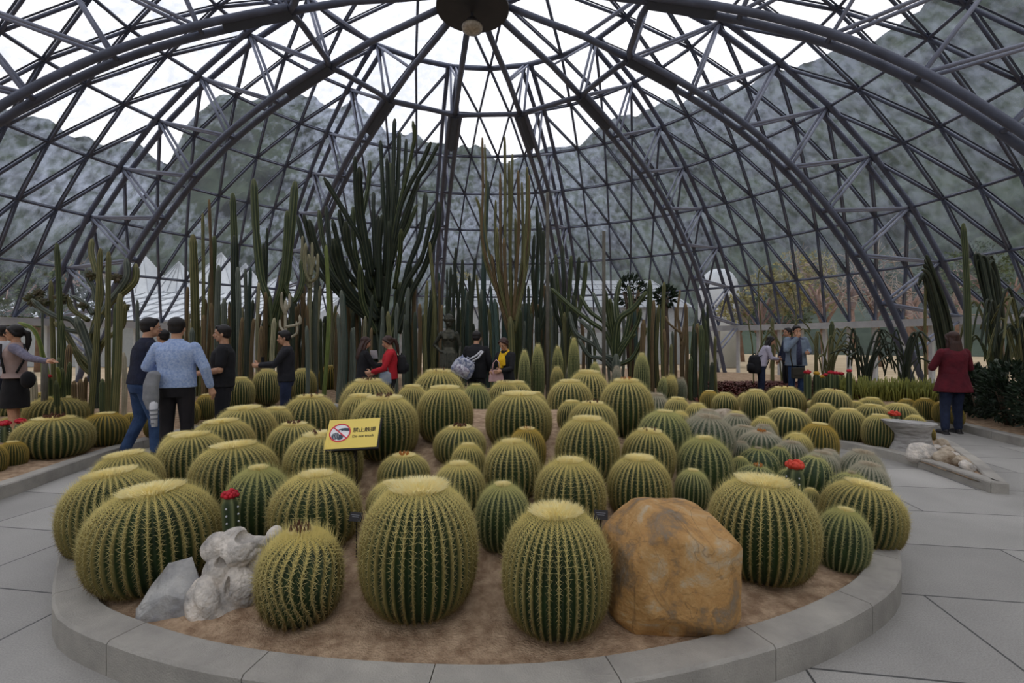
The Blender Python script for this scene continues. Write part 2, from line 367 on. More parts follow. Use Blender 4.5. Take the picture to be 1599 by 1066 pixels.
# ------------------------------------------------------------ planting beds
gran = mat('grey granite kerb', (184, 179, 170), 0.65, (148, 144, 138), 2.2, 0.35, 120)
soil = mat('sandy soil', (204, 176, 146), 0.95, (152, 124, 98), 14, 0.9, 90)
gravel = mat('brown gravel soil', (132, 108, 88), 0.95, (88, 70, 58), 14, 1.0, 60)
def resample(P, n, closed=True):
    P = [Vector((p[0], p[1], 0)) for p in P]
    m = len(P); out = []
    # Catmull-Rom
    pts = []
    for i in range(m if closed else m - 1):
        p0, p1, p2, p3 = (P[(i - 1) % m], P[i], P[(i + 1) % m], P[(i + 2) % m]) if closed else (P[max(i - 1, 0)], P[i], P[i + 1], P[min(i + 2, m - 1)])
        for q in range(12):
            t = q / 12; pts.append(0.5 * ((2 * p1) + (p2 - p0) * t + (2 * p0 - 5 * p1 + 4 * p2 - p3) * t * t + (3 * p1 - p0 - 3 * p2 + p3) * t ** 3))
    if closed: pts.append(pts[0])
    else: pts.append(P[-1])
    L = [0]
    for a, b in zip(pts, pts[1:]): L.append(L[-1] + (b - a).length)
    for k in range(n if closed else n + 1):
        s = L[-1] * k / n; i = min(max(np.searchsorted(L, s) - 1, 0), len(pts) - 2)
        f = (s - L[i]) / max(L[i + 1] - L[i], 1e-9); out.append(pts[i].lerp(pts[i + 1], f))
    return out, L[-1]
def sharp(P, n):
    L = [0]; Q = [Vector((p[0], p[1], 0)) for p in P]; Q.append(Q[0])
    for a, b in zip(Q, Q[1:]): L.append(L[-1] + (b - a).length)
    return Q, L[-1]
def kerb(name, pts, width, h, stone, side=1, closed=True, m=gran):
    """stones following the line of its outer top edge; side=+1: width goes to the left of travel"""
    n = len(pts); k = MB()
    nrm = []
    for i in range(n):
        a = pts[(i - 1) % n] if closed or i > 0 else pts[i]; b = pts[(i + 1) % n] if closed or i < n - 1 else pts[i]
        t = (b - a).normalized(); nrm.append(Vector((-t.y, t.x, 0)) * side)
    segs = n if closed else n - 1; acc = 0; start = 0; i = 0
    while i < segs:
        j = i; L = 0
        while j < segs and L < stone: L += (pts[(j + 1) % n] - pts[j % n]).length; j += 1
        V = []; idx = list(range(i, j + 1))
        for q, u in enumerate(idx):
            p = pts[u % n].copy(); w = nrm[u % n]
            t = (pts[min(u + 1, n - 1) if not closed else (u + 1) % n] - pts[u % n])
            if q == 0 and t.length > 0: p += t.normalized() * 0.005
            for (o_, z) in ((0.0, -.02), (0.0, h - .012), (.012, h), (width - .012, h), (width, h - .012), (width, -.02)):
                V.append(p + w * o_ + Vector((0, 0, z)))
        c = 6; mth = len(idx)
        Fc = [(a * c + b, a * c + (b + 1) % c, (a + 1) * c + (b + 1) % c, (a + 1) * c + b) for a in range(mth - 1) for b in range(c)]
        Fc += [tuple(range(c))[::-1], tuple(range((mth - 1) * c, mth * c))]
        k.add(V, Fc); i = j
    return k.build(name, m, None, kind='structure')
ROUND = [(-2.39, 2.503), (-2.14, 2.28), (-1.785, 2.11), (-1.333, 1.95), (-.85, 1.85), (-.3, 1.80), (.15, 1.81), (.61, 1.90), (1.13, 2.07), (1.6, 2.29), (2.05, 2.58), (2.36, 2.92), (2.62, 3.3), (2.98, 3.8), (3.4, 4.5), (3.62, 5.3), (3.5, 6.2), (3.0, 7.0), (2.1, 7.8), (.8, 8.2), (-.7, 8.2), (-2.0, 7.7), (-2.95, 6.7), (-3.45, 5.6), (-3.68, 4.6), (-3.3, 3.6), (-2.78, 2.95)]
RB, RL = resample(ROUND, 144)
KH = 0.15
kerb('kerb_round_bed', RB, 0.17, KH, 0.62, 1)
def dist_poly(x, y, P):
    """signed distance, positive inside"""
    A = np.array([(p.x, p.y) for p in P]); B = np.roll(A, -1, 0); p = np.array([x, y])
    d = B - A; t = np.clip(((p - A) * d).sum(1) / (d * d).sum(1), 0, 1); c = A + d * t[:, None]
    dm = np.sqrt(((c - p) ** 2).sum(1)).min()
    ins = False
    for i in range(len(A)):
        (x1, y1), (x2, y2) = A[i], B[i]
        if (y1 > y) != (y2 > y) and x < (x2 - x1) * (y - y1) / (y2 - y1) + x1: ins = not ins
    return dm if ins else -dm
def ss(t): t = min(1, max(0, t)); return t * t * (3 - 2 * t)
def round_h(x, y): return 0.11 + 0.56 * ss((dist_poly(x, y, RB) - .15) / 2.5)
def bed_soil(name, P, hf, m, inset=.1, nr=22, c=None):
    n = len(P); c = c or sum((p for p in P), Vector()) / n; V = []
    for j in range(nr + 1):
        f = j / nr
        for k in range(n):
            p = P[k] + (c - P[k]).normalized() * inset; q = p.lerp(c, f); z = hf(q.x, q.y)
            z += (float(vnoise(np.array(q.x * 9.), np.array(q.y * 9.), 3)) - .5) * .018 + (float(vnoise(np.array(q.x * 25.), np.array(q.y * 25.), 4)) - .5) * .01
            V.append((q.x, q.y, z))
    Fc = [(j * n + k, j * n + (k + 1) % n, (j + 1) * n + (k + 1) % n, (j + 1) * n + k) for j in range(nr) for k in range(n)]
    return link(name, mesh(name, V, Fc, m, True), None, kind='structure')
bed_soil('soil_round_bed', RB, round_h, soil, nr=26)
# right hand wedge bed
WEDGE = [(4.52, 6.71), (4.68, 6.25), (4.75, 5.85), (4.76, 5.45), (4.64, 4.67), (4.78, 4.63), (5.42, 5.54), (6.0, 6.5), (6.4, 7.4), (6.3, 8.6), (5.4, 9.4), (4.0, 9.6), (3.3, 9.3), (3.4, 8.6), (4.1, 7.6)]
WQ = []
for a, b in zip(WEDGE, WEDGE[1:] + WEDGE[:1]):
    a, b = Vector((*a, 0)), Vector((*b, 0)); n = max(1, int((b - a).length / .2)); WQ += [a.lerp(b, i / n) for i in range(n)]
kerb('kerb_wedge_bed', WQ, 0.13, .11, 0.95, 1)
def wedge_h(x, y): return 0.075 + 0.30 * ss((dist_poly(x, y, WQ) - .1) / 1.3)
bed_soil('soil_wedge_bed', WQ, wedge_h, soil, c=Vector((4.95, 7.3, 0)))
# outer bed against the dome wall
INNER = [(-7.0, -.6), (-5.6, 1.0), (-4.75, 2.6), (-4.75, 4.4), (-4.86, 5.16), (-5.02, 6.1), (-5.05, 7.1), (-4.8, 8.4), (-3.9, 9.4), (-2.0, 9.9), (0, 10.0), (1.6, 9.9), (3.2, 10.2), (4.8, 10.4), (6.4, 10.1), (7.4, 9.5), (7.55, 8.7), (7.25, 7.2), (7.08, 6.2), (7.0, 4.5), (6.9, 2.5), (7.2, .5)]
IN, IL = resample(INNER, 140, closed=False)
kerb('kerb_outer_bed', IN, 0.15, .13, 0.95, 1, closed=False)
def outer_h(x, y, d=None):
    r = math.hypot(x - DC.x, y - DC.y)
    d = d if d is not None else min((Vector((x, y, 0)) - p).length for p in IN[::2])
    return 0.10 + 0.22 * ss(d / 2.0) * ss((13.9 - r) / 1.2)
V = []; nr = 12; n = len(IN)
c0 = Vector((0, 5.5, 0))
for j in range(nr + 1):
    for p in IN:
        w = (p - DC); a = math.atan2(p.x - c0.x, p.y - c0.y)
        d = Vector((math.sin(a), math.cos(a), 0)); q0 = p + d * .1
        # ray to the wall circle
        e = q0 - Vector((DC.x, DC.y, 0)); bq = e.dot(d); cq = e.dot(e) - 13.85 ** 2; t_ = -bq + math.sqrt(max(bq * bq - cq, 0))
        q = q0 + d * t_ * (j / nr)
        V.append((q.x, q.y, outer_h(q.x, q.y) + random.Random(j * 999 + int(p.x * 50)).uniform(-.01, .01)))
link('soil_outer_bed', mesh('soil', V, [(j * n + k, j * n + k + 1, (j + 1) * n + k + 1, (j + 1) * n + k) for j in range(nr) for k in range(n - 1)], soil, True), None, kind='structure')

# ------------------------------------------------------------ barrel cacti
def attrmat(name, lo, hi, rough=0.7, attr='ridge'):
    return mat(name, lo, rough, tuple(v * .8 for v in lo), 6, ridge=hi)
m_body = {'gold': mat('barrel cactus skin', (46, 66, 32), 0.6, (32, 48, 24), 3, ridge=(206, 180, 104)),
          'green': mat('dark green cactus skin', (50, 70, 32), 0.6, (34, 52, 26), 3, ridge=(178, 176, 130)),
          'white': mat('grey green cactus skin', (64, 84, 58), 0.6, (46, 66, 46), 3, ridge=(205, 198, 170)),
          'olive': mat('olive cactus skin', (72, 76, 34), 0.6, (50, 58, 28), 3, ridge=(206, 176, 88))}
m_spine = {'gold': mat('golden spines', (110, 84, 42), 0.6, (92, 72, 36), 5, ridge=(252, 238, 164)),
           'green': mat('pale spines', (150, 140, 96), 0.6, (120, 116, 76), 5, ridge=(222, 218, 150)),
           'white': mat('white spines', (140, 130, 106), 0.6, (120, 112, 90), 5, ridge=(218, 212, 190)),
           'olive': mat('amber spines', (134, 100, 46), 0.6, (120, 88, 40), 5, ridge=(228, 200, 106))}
m_wool = {'gold': mat('cream crown wool', (255, 248, 206), 0.9, (255, 238, 172), 14),
          'white': mat('white crown wool', (226, 216, 196), 0.9, (206, 190, 166), 14),
          'amber': mat('amber crown wool', (226, 178, 84), 0.9, (196, 140, 66), 14)}
m_bud = mat('dried flower bud', (96, 58, 34), 0.8, (66, 38, 24), 30)
m_bud2 = mat('ochre flower bud', (186, 122, 52), 0.8, (150, 88, 40), 30)
def profile(phi, box=0.62, dish=0.03):
    c, s_ = max(math.cos(phi), 0), math.sin(phi)
    r = c ** (box if phi < 0 else box * 1.4); z = 0.47 + (0.47 * math.copysign(abs(s_) ** 0.86, s_) if phi < 0 else .53 * s_ ** .95)
    return r, z - dish * math.exp(-(r / .22) ** 2)
def barrel_proto(style, ribs, seed, box=0.62, spines=7, slen=0.17, wool='gold', woolr=0.28, step=0.085, a=0.11, twist=0.0, sth=0.008, nar=26):
    R = random.Random(seed); per = 6; n = ribs * per; rows = 30
    phis = [-1.15 + (PI / 2 + 1.15) * (i / rows) for i in range(rows + 1)]
    V, A = [], []
    for i, ph in enumerate(phis):
        r, z = profile(ph, box); fade = min(1, max(0, (r - .08) / .3)) if ph > 0 else 1
        for k in range(n):
            th = 2 * PI * k / n + twist * math.sin(ph * 3 + k * per * .01); s_ = abs(math.sin(ribs * PI * k / n))
            rr = r * (1 - a * fade * s_ ** 0.8)
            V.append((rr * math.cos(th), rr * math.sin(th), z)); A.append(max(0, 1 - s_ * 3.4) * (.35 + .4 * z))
    Fc = [(i * n + k, i * n + (k + 1) % n, (i + 1) * n + (k + 1) % n, (i + 1) * n + k) for i in range(rows) for k in range(n)]
    Fc.append(tuple(range(n))[::-1])
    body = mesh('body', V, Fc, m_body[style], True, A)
    sp = MB()
    def along(ph): r, z = profile(ph, box); return r, z
    # equal arc positions
    ph = -1.0; pos = []
    while ph < 1.42:
        r, z = along(ph); r2, z2 = along(ph + .02); dl = math.hypot(r2 - r, (z2 - z)); pos.append(ph); ph += .02 * step / max(dl, 1e-3) * (1 if ph < .8 else .8)
        if len(pos) > nar + 12: break
    for k in range(ribs):
        for ph in pos:
            r, z = along(ph); r1, z1 = along(ph - .03); r2, z2 = along(min(ph + .03, PI / 2)); tr_, tz = r2 - r1, z2 - z1; L = math.hypot(tr_, tz) or 1
            nr_, nz = tz / L, -tr_ / L
            if r < woolr * .90: continue
            th = 2 * PI * k / ribs + twist * math.sin(ph * 3 + k * per * per * .01)
            er = Vector((math.cos(th), math.sin(th), 0)); et = Vector((-math.sin(th), math.cos(th), 0)); ez = Vector((0, 0, 1))
            N_ = er * nr_ + ez * nz; T_ = er * (tr_ / L) + ez * (tz / L); P_ = er * r + ez * z
            hgt = max(0, min(1, (z - .1) * 1.25))
            dens = spines; sl = slen * (1.15 - .75 * abs(z - .72) / .72 if z < .72 else 1.15 - .35 * (z - .72) / .28)
            for q in range(dens):
                if q == 0: d = N_ * 1.0 + T_ * R.uniform(-.25, .5) + et * R.uniform(-.2, .2); l = sl * 1.15
                else:
                    u = (q - .5) / (dens - 1) * 2 * PI + R.uniform(-.3, .3); d = N_ * .42 + et * math.cos(u) * .95 + T_ * (math.sin(u) * .8 + .12); l = sl * R.uniform(.75, 1.05)
                d = d.normalized(); k0 = len(sp.V)
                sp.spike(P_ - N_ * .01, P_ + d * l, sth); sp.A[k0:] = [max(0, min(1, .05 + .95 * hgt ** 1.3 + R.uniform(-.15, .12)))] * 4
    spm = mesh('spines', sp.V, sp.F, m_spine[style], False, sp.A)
    wz = lambda q: .47 + .53 * math.sqrt(max(0, 1 - min(1, q) ** (2 / (box * 1.4)))) ** .95 + .01
    wl_ = MB(); rows2 = 6; n2 = 26; V = []
    for i in range(rows2 + 1):
        f = i / rows2
        for k in range(n2):
            th = 2 * PI * k / n2; rr = woolr * (1 - f) * (1 + R.uniform(-.12, .12)); r0 = max(rr, .001)
            cc = min(1, r0) ** (1 / (box * 1.4)); zz = .47 + .53 * math.sqrt(max(0, 1 - cc * cc)) ** .95 + .008 * (1 if f > .05 else -4) - .02 * math.exp(-(r0 / .2) ** 2)
            V.append((rr * math.cos(th), rr * math.sin(th), zz + R.uniform(0, .012)))
    wl_.add(V, [(i * n2 + k, i * n2 + (k + 1) % n2, (i + 1) * n2 + (k + 1) % n2, (i + 1) * n2 + k) for i in range(rows2) for k in range(n2)])
    for q in range(900):
        rr = woolr * 1.06 * math.sqrt(R.random()); th = R.uniform(0, 2 * PI); b_ = Vector((rr * math.cos(th), rr * math.sin(th), wz(rr)))
        wl_.spike(b_, b_ + Vector((math.cos(th) * (.02 + rr * .25) + R.uniform(-.03, .03), math.sin(th) * (.02 + rr * .25) + R.uniform(-.03, .03), R.uniform(.03, .055))), .008)
    wm = mesh('crown', wl_.V, wl_.F, m_wool[wool], False)
    return body, spm, wm
def bud_proto(seed, rad=.22, cnt=12, m=m_bud, hh=.10):
    R = random.Random(seed); out = []
    for q in range(cnt):
        mb = MB(); th = 2 * PI * q / cnt + R.uniform(-.25, .25); rr = rad * R.uniform(.75, 1.1); h_ = hh * R.uniform(.7, 1.2); x, y = 0.0, 0.0; out.append([mb, rr * math.cos(th), rr * math.sin(th)]); ux, uy = math.cos(th) * .012, math.sin(th) * .012
        mb.tube([(0, 0, 0), (ux * .3, uy * .3, h_ * .5), (ux * .6, uy * .6, h_ * .8), (ux, uy, h_)], [.018, .034, .03, .012], 7)
        for e in range(5):
            a = e * 1.257; t0 = Vector((ux * .8, uy * .8, h_ * .85)); mb.spike(t0, t0 + Vector((math.cos(a) * .02, math.sin(a) * .02, .045)), .008)
    return [(mesh('flower_bud', mb.V, mb.F, m, True), x, y) for mb, x, y in out]
PROTO = {
 'A': barrel_proto('gold', 38, 1, .58, 7, .10, 'gold', .40, step=.05, sth=.0034, nar=42, a=.12),
 'B': barrel_proto('gold', 33, 2, .64, 7, .105, 'gold', .35, step=.054, sth=.0038, nar=38, a=.12),
 'C': barrel_proto('gold', 28, 3, .70, 7, .14, 'gold', .29, step=.06, sth=.0046, nar=36, a=.13),
 'G': barrel_proto('green', 25, 4, .72, 7, .13, 'gold', .22, step=.06, sth=.005, nar=36),
 'W': barrel_proto('white', 26, 5, .74, 8, .14, 'white', .36, step=.06, sth=.0055, nar=34),
 'O': barrel_proto('olive', 32, 6, .60, 6, .09, 'gold', .30, step=.055, sth=.005, nar=36),
 'T': barrel_proto('gold', 26, 7, .70, 8, .17, 'gold', .22, step=.06, twist=.16, sth=.006, nar=34),
 'D': barrel_proto('green', 17, 8, .80, 5, .14, 'white', .12, step=.12, sth=.007)}
BUDS = [bud_proto(1), bud_proto(2, .17, 11, m_bud2, .10), bud_proto(3, .25, 6)]
def barrel(x, y, z, R_, H_, var='A', label='', group=None, buds=None, lean=(0, 0), rz=None, seed=0):
    """one barrel cactus: width 2R, height H, sunk a little into the soil"""
    RR = random.Random(seed * 7 + 3)
    t_ = thing('barrel_cactus', label, 'cactus', (x, y, z), 0, group)
    t_.rotation_euler = (lean[1], lean[0], 0); spin = RR.uniform(0, 6.28)
    B_, S_, W_ = PROTO[var]; k = 1.0 / (1 + .0)
    for nm, me in (('body', B_), ('spines', S_), ('crown', W_)):
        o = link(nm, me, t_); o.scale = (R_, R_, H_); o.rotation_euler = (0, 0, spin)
    if buds is not None:
        c_, s_ = math.cos(spin), math.sin(spin)
        for me, bx, by in BUDS[buds]: o = link('flower_bud', me, t_, ((c_ * bx - s_ * by) * R_, (s_ * bx + c_ * by) * R_, H_ * .985)); o.scale = (R_ * 1.35, R_ * 1.35, R_ * (2.2 if var == 'T' else 1.5))
    return t_
# px centre, top, width, height (picture), variant, buds, lean x, row, own words
MAIN = [
 # front row
 (247, 750, 204, 178, 'A', None, -.07, 'front', 'huge golden barrel cactus at the front left corner of the round bed'),
 (470, 817, 142, 163, 'T', 0, 0, 'front', 'shaggy barrel cactus with twisted amber spines and brown buds beside the white rocks'),
 (655, 745, 204, 228, 'A', None, 0, 'front', 'largest tall golden barrel cactus standing at the middle of the bed front'),
 (868, 782, 188, 218, 'A', None, 0, 'front', 'tall golden barrel cactus just left of the big tan boulder'),
 (1187, 738, 178, 176, 'A', None, .03, 'front', 'big golden barrel cactus just right of the big tan boulder'),
 (1309, 787, 85, 106, 'G', None, .12, 'front', 'small green barrel cactus at the right rim of the round bed, below a larger one'),
 (1337, 745, 130, 116, 'A', None, .16, 'second', 'leaning golden barrel cactus at the right rim, with its crown turned right'),
 (188, 727, 156, 150, 'A', None, -.12, 'second', 'golden barrel cactus at the left rim, partly behind the huge front left one'),
 (404, 723, 110, 118, 'G', None, 0, 'second', 'green barrel cactus right behind the red topped column near the white rocks'),
 (494, 730, 152, 128, 'C', None, 0, 'second', 'golden barrel cactus behind the shaggy amber one, below the yellow sign'),
 (612, 745, 86, 70, 'C', None, 0, 'second', 'half hidden barrel cactus behind the left shoulder of the largest front one'),
 (785, 748, 96, 112, 'G', None, 0, 'second', 'green barrel cactus in the gap between the two tallest front ones'),
 (890, 710, 124, 122, 'C', None, 0, 'second', 'spiny barrel cactus with a pale round crown behind the tall one beside the boulder'),
 (998, 706, 110, 106, 'B', None, 0, 'second', 'golden barrel cactus directly behind the big tan boulder'),
 (1079, 728, 60, 68, 'G', None, .05, 'second', 'small whitish green barrel cactus squeezed between boulder and big right one'),
 (205, 701, 112, 80, 'A', None, -.1, 'third', None), (305, 672, 112, 95, 'A', None, -.06, 'third', None), (370, 686, 140, 108, 'A', None, -.04, 'third', None),
 (506, 670, 132, 115, 'A', 2, 0, 'third', 'golden barrel cactus standing right behind the post of the yellow sign'),
 (631, 703, 90, 74, 'B', 1, 0, 'third', 'low barrel cactus with a ring of ochre buds right of the sign post'),
 (717, 716, 92, 78, 'C', None, 0, 'third', None), (800, 682, 98, 88, 'C', None, 0, 'third', None), (731, 688, 62, 56, 'C', None, 0, 'third', None),
 (917, 647, 112, 108, 'B', None, 0, 'third', None), (1010, 666, 92, 90, 'B', 2, .05, 'third', None), (1100, 678, 94, 96, 'G', None, 0, 'third', None),
 (718, 660, 92, 88, 'B', 0, 0, 'fourth', None), (823, 664, 66, 72, 'O', 1, 0, 'fourth', None),
 (285, 668, 70, 55, 'A', None, -.05, 'fourth', None), (349, 652, 106, 75, 'A', None, -.05, 'fourth', None), (385, 632, 104, 80, 'A', None, -.04, 'fourth', None),
 (460, 656, 90, 78, 'B', 0, 0, 'fourth', None), (601, 615, 118, 122, 'A', 0, 0, 'fourth', 'tall wide barrel cactus with brown buds right behind the yellow sign'),
 (563, 613, 74, 85, 'A', None, 0, 'fourth', None), (485, 615, 94, 80, 'B', 2, 0, 'fourth', None), (432, 630, 60, 45, 'A', None, 0, 'fourth', None),
 (695, 600, 98, 106, 'A', None, 0, 'fourth', None), (810, 609, 116, 104, 'A', None, 0, 'fourth', None),
 (925, 624, 86, 66, 'B', 2, 0, 'fourth', None), (893, 622, 52, 55, 'B', None, 0, 'fourth', None), (1035, 638, 90, 82, 'G', None, .04, 'fourth', None),
 (575, 591, 98, 70, 'B', 0, 0, 'back', None), (644, 578, 60, 60, 'B', None, 0, 'back', None), (685, 577, 96, 60, 'B', 2, 0, 'back', None),
 (743, 595, 54, 62, 'G', None, 0, 'back', None), (787, 590, 60, 45, 'B', 0, 0, 'back', None), (807, 582, 60, 40, 'B', None, 0, 'back', None), (835, 596, 46, 40, 'B', None, 0, 'back', None),
 (890, 592, 80, 62, 'B', None, 0, 'back', None), (915, 578, 80, 62, 'B', None, .05, 'back', None), (978, 590, 94, 92, 'B', 1, 0, 'back', None),
 (1021, 596, 52, 68, 'W', None, .05, 'back', None), (1054, 602, 50, 52, 'B', None, .08, 'back', None),
 (1100, 644, 92, 84, 'W', None, .1, 'right cluster', None), (1088, 627, 46, 34, 'C', None, 0, 'right cluster', None), (1103, 637, 50, 36, 'W', None, .05, 'right cluster', None), (1062, 636, 34, 26, 'T', None, 0, 'right cluster', None),
 (1118, 632, 30, 28, 'O', 1, 0, 'right cluster', None), (1148, 635, 42, 28, 'C', None, .05, 'right cluster', None), (1147, 644, 58, 42, 'W', None, .08, 'right cluster', None), (1160, 661, 56, 38, 'W', None, .08, 'right cluster', None),
 (1172, 640, 32, 32, 'G', None, 0, 'right cluster', None), (1191, 648, 46, 42, 'C', None, .03, 'right cluster', None), (1191, 660, 40, 28, 'W', None, .03, 'right cluster', None), (1187, 675, 72, 46, 'W', 1, .04, 'right cluster', None),
 (1154, 677, 34, 52, 'W', None, .1, 'right cluster', None), (1234, 685, 56, 38, 'W', None, .04, 'right cluster', None), (1243, 674, 50, 36, 'T', None, .04, 'right cluster', None),
 (1275, 658, 62, 66, 'O', None, .08, 'right cluster', 'olive golden barrel cactus at the far right of the round bed beside the path'),
 (1184, 695, 68, 60, 'D', None, 0, 'right cluster', None), (1212, 693, 44, 60, 'D', None, .1, 'right cluster', None), (1156, 709, 34, 32, 'G', None, 0, 'right cluster', None), (1180, 721, 74, 50, 'D', 1, .08, 'right cluster', None),
 (1260, 706, 66, 80, 'D', None, .2, 'right cluster', None), (1277, 700, 60, 66, 'W', None, .12, 'right cluster', None), (1291, 698, 38, 42, 'W', None, .1, 'right cluster', None),
 (1339, 699, 70, 58, 'W', None, .12, 'right cluster', 'white spined barrel cactus on the right rim beside the path, upper of two'), (1346, 717, 70, 64, 'W', None, .14, 'right cluster', 'white spined barrel cactus on the right rim beside the path, lower of two'),
 (1322, 732, 74, 52, 'D', None, .1, 'right cluster', None), (1231, 726, 44, 52, 'D', None, 0, 'right cluster', 'dark green barrel cactus right behind the stem of the orange topped cactus'), (1265, 756, 30, 30, 'C', None, 0, 'right cluster', None), (1254, 772, 30, 26, 'W', None, 0, 'right cluster', None)]
RIGHT = [
 (1225, 602, 66, 66, 'B', 2, 0, '', 'largest barrel cactus at the back of the wedge shaped bed'), (1180, 607, 50, 50, 'B', None, 0, '', None), (1132, 612, 44, 40, 'C', None, 0, '', None), (1108, 608, 34, 34, 'O', None, 0, '', None),
 (1164, 597, 30, 28, 'C', None, 0, '', None), (1188, 603, 26, 22, 'B', None, 0, '', None), (1295, 606, 62, 50, 'B', 2, .15, '', None), (1228, 635, 76, 52, 'B', None, .08, '', None),
 (1285, 628, 50, 48, 'B', None, 0, '', None), (1324, 636, 56, 56, 'B', None, 0, '', None), (1371, 645, 52, 54, 'B', None, .05, '', None), (1361, 629, 56, 40, 'B', None, .05, '', None),
 (1402, 628, 56, 40, 'B', None, .08, '', None), (1326, 606, 26, 28, 'C', None, 0, '', None), (1352, 610, 34, 26, 'B', None, 0, '', None), (1385, 608, 30, 30, 'C', None, 0, '', None), (1360, 619, 42, 26, 'B', None, .05, '', None),
 (1333, 624, 38, 28, 'B', None, 0, '', None), (1314, 617, 26, 28, 'B', None, 0, '', None), (1268, 606, 24, 26, 'B', None, 0, '', None), (1426, 646, 34, 34, 'C', None, .1, '', None), (1450, 664, 19, 20, 'O', None, 0, '', 'tiny barrel cactus at the wedge bed rim right behind the pale driftwood like rock')]
OUTR = [(1416, 621, 30, 30, 'O', None, 0, '', None), (1444, 620, 34, 34, 'O', None, 0, '', None), (1470, 625, 28, 34, 'O', None, 0, '', None), (1494, 627, 22, 34, 'O', None, 0, '', None)]
LEFT = [
 (85, 652, 112, 68, 'A', 0, 0, '', 'wide barrel cactus with brown buds at the front of the left bed'), (26, 622, 68, 42, 'A', 0, 0, '', None), (90, 627, 90, 45, 'A', None, 0, '', None), (165, 642, 70, 56, 'O', None, 0, '', 'barrel cactus nearest the legs of the man in jeans, left bed'),
 (20, 686, 42, 48, 'O', None, 0, '', None), (-16, 690, 48, 48, 'O', None, 0, '', None), (17, 650, 50, 38, 'C', None, 0, '', None), (42, 611, 34, 24, 'O', None, 0, '', None), (66, 611, 38, 26, 'O', None, 0, '', None),
 (322, 614, 34, 40, 'O', None, 0, '', None), (376, 588, 46, 50, 'B', None, 0, '', None), (417, 575, 48, 56, 'B', None, 0, '', None), (474, 575, 44, 50, 'B', None, 0, '', None), (517, 570, 45, 42, 'O', None, 0, '', None), (551, 561, 34, 42, 'B', None, .0, '', None),
 (595, 569, 26, 34, 'B', None, 0, '', None), (205, 640, 28, 36, 'O', None, 0, '', None), (246, 640, 40, 42, 'O', None, 0, '', None), (404, 585, 24, 40, 'O', None, 0, '', None), (298, 625, 30, 36, 'O', None, 0, '', None)]
def solve(cx, yt, w, h, hf, d0=1.8, d1=14.0):
    def f(d):
        R_ = w / 2 * d / F; return Z(yt + h, d - .55 * R_) - hf(X(cx, d), d)
    for _ in range(40):
        dm = (d0 + d1) / 2
        if f(dm) > 0: d0 = dm
        else: d1 = dm
    return (d0 + d1) / 2
def cap(e, d, poly):
    if poly is None: return d
    d_in = d
    while d > 2.2:
        R_ = e['w'] / 2 * d / F
        if dist_poly(X(e['cx'], d), d, poly) > R_ * .75 + .04: return d
        if d < 4 and e['row'] in ('front', 'second'): return d
        d *= .985
    return d_in
def zorder(lst): return sorted(lst, key=lambda e: e[0])
ORD = ['first', 'second', 'third', 'fourth', 'fifth', 'sixth', 'seventh', 'eighth', 'ninth', 'tenth', 'eleventh', 'twelfth', 'thirteenth', 'fourteenth', 'fifteenth', 'sixteenth', 'seventeenth', 'eighteenth', 'nineteenth', 'twentieth', 'twenty-first', 'twenty-second', 'twenty-third', 'twenty-fourth', 'twenty-fifth', 'twenty-sixth', 'twenty-seventh', 'twenty-eighth', 'twenty-ninth', 'thirtieth', 'thirty-first', 'thirty-second', 'thirty-third', 'thirty-fourth', 'thirty-fifth']
KIND = {'A': 'golden', 'B': 'golden', 'C': 'bright spined', 'G': 'green', 'W': 'white spined', 'O': 'olive golden', 'T': 'amber spined', 'D': 'dark green'}
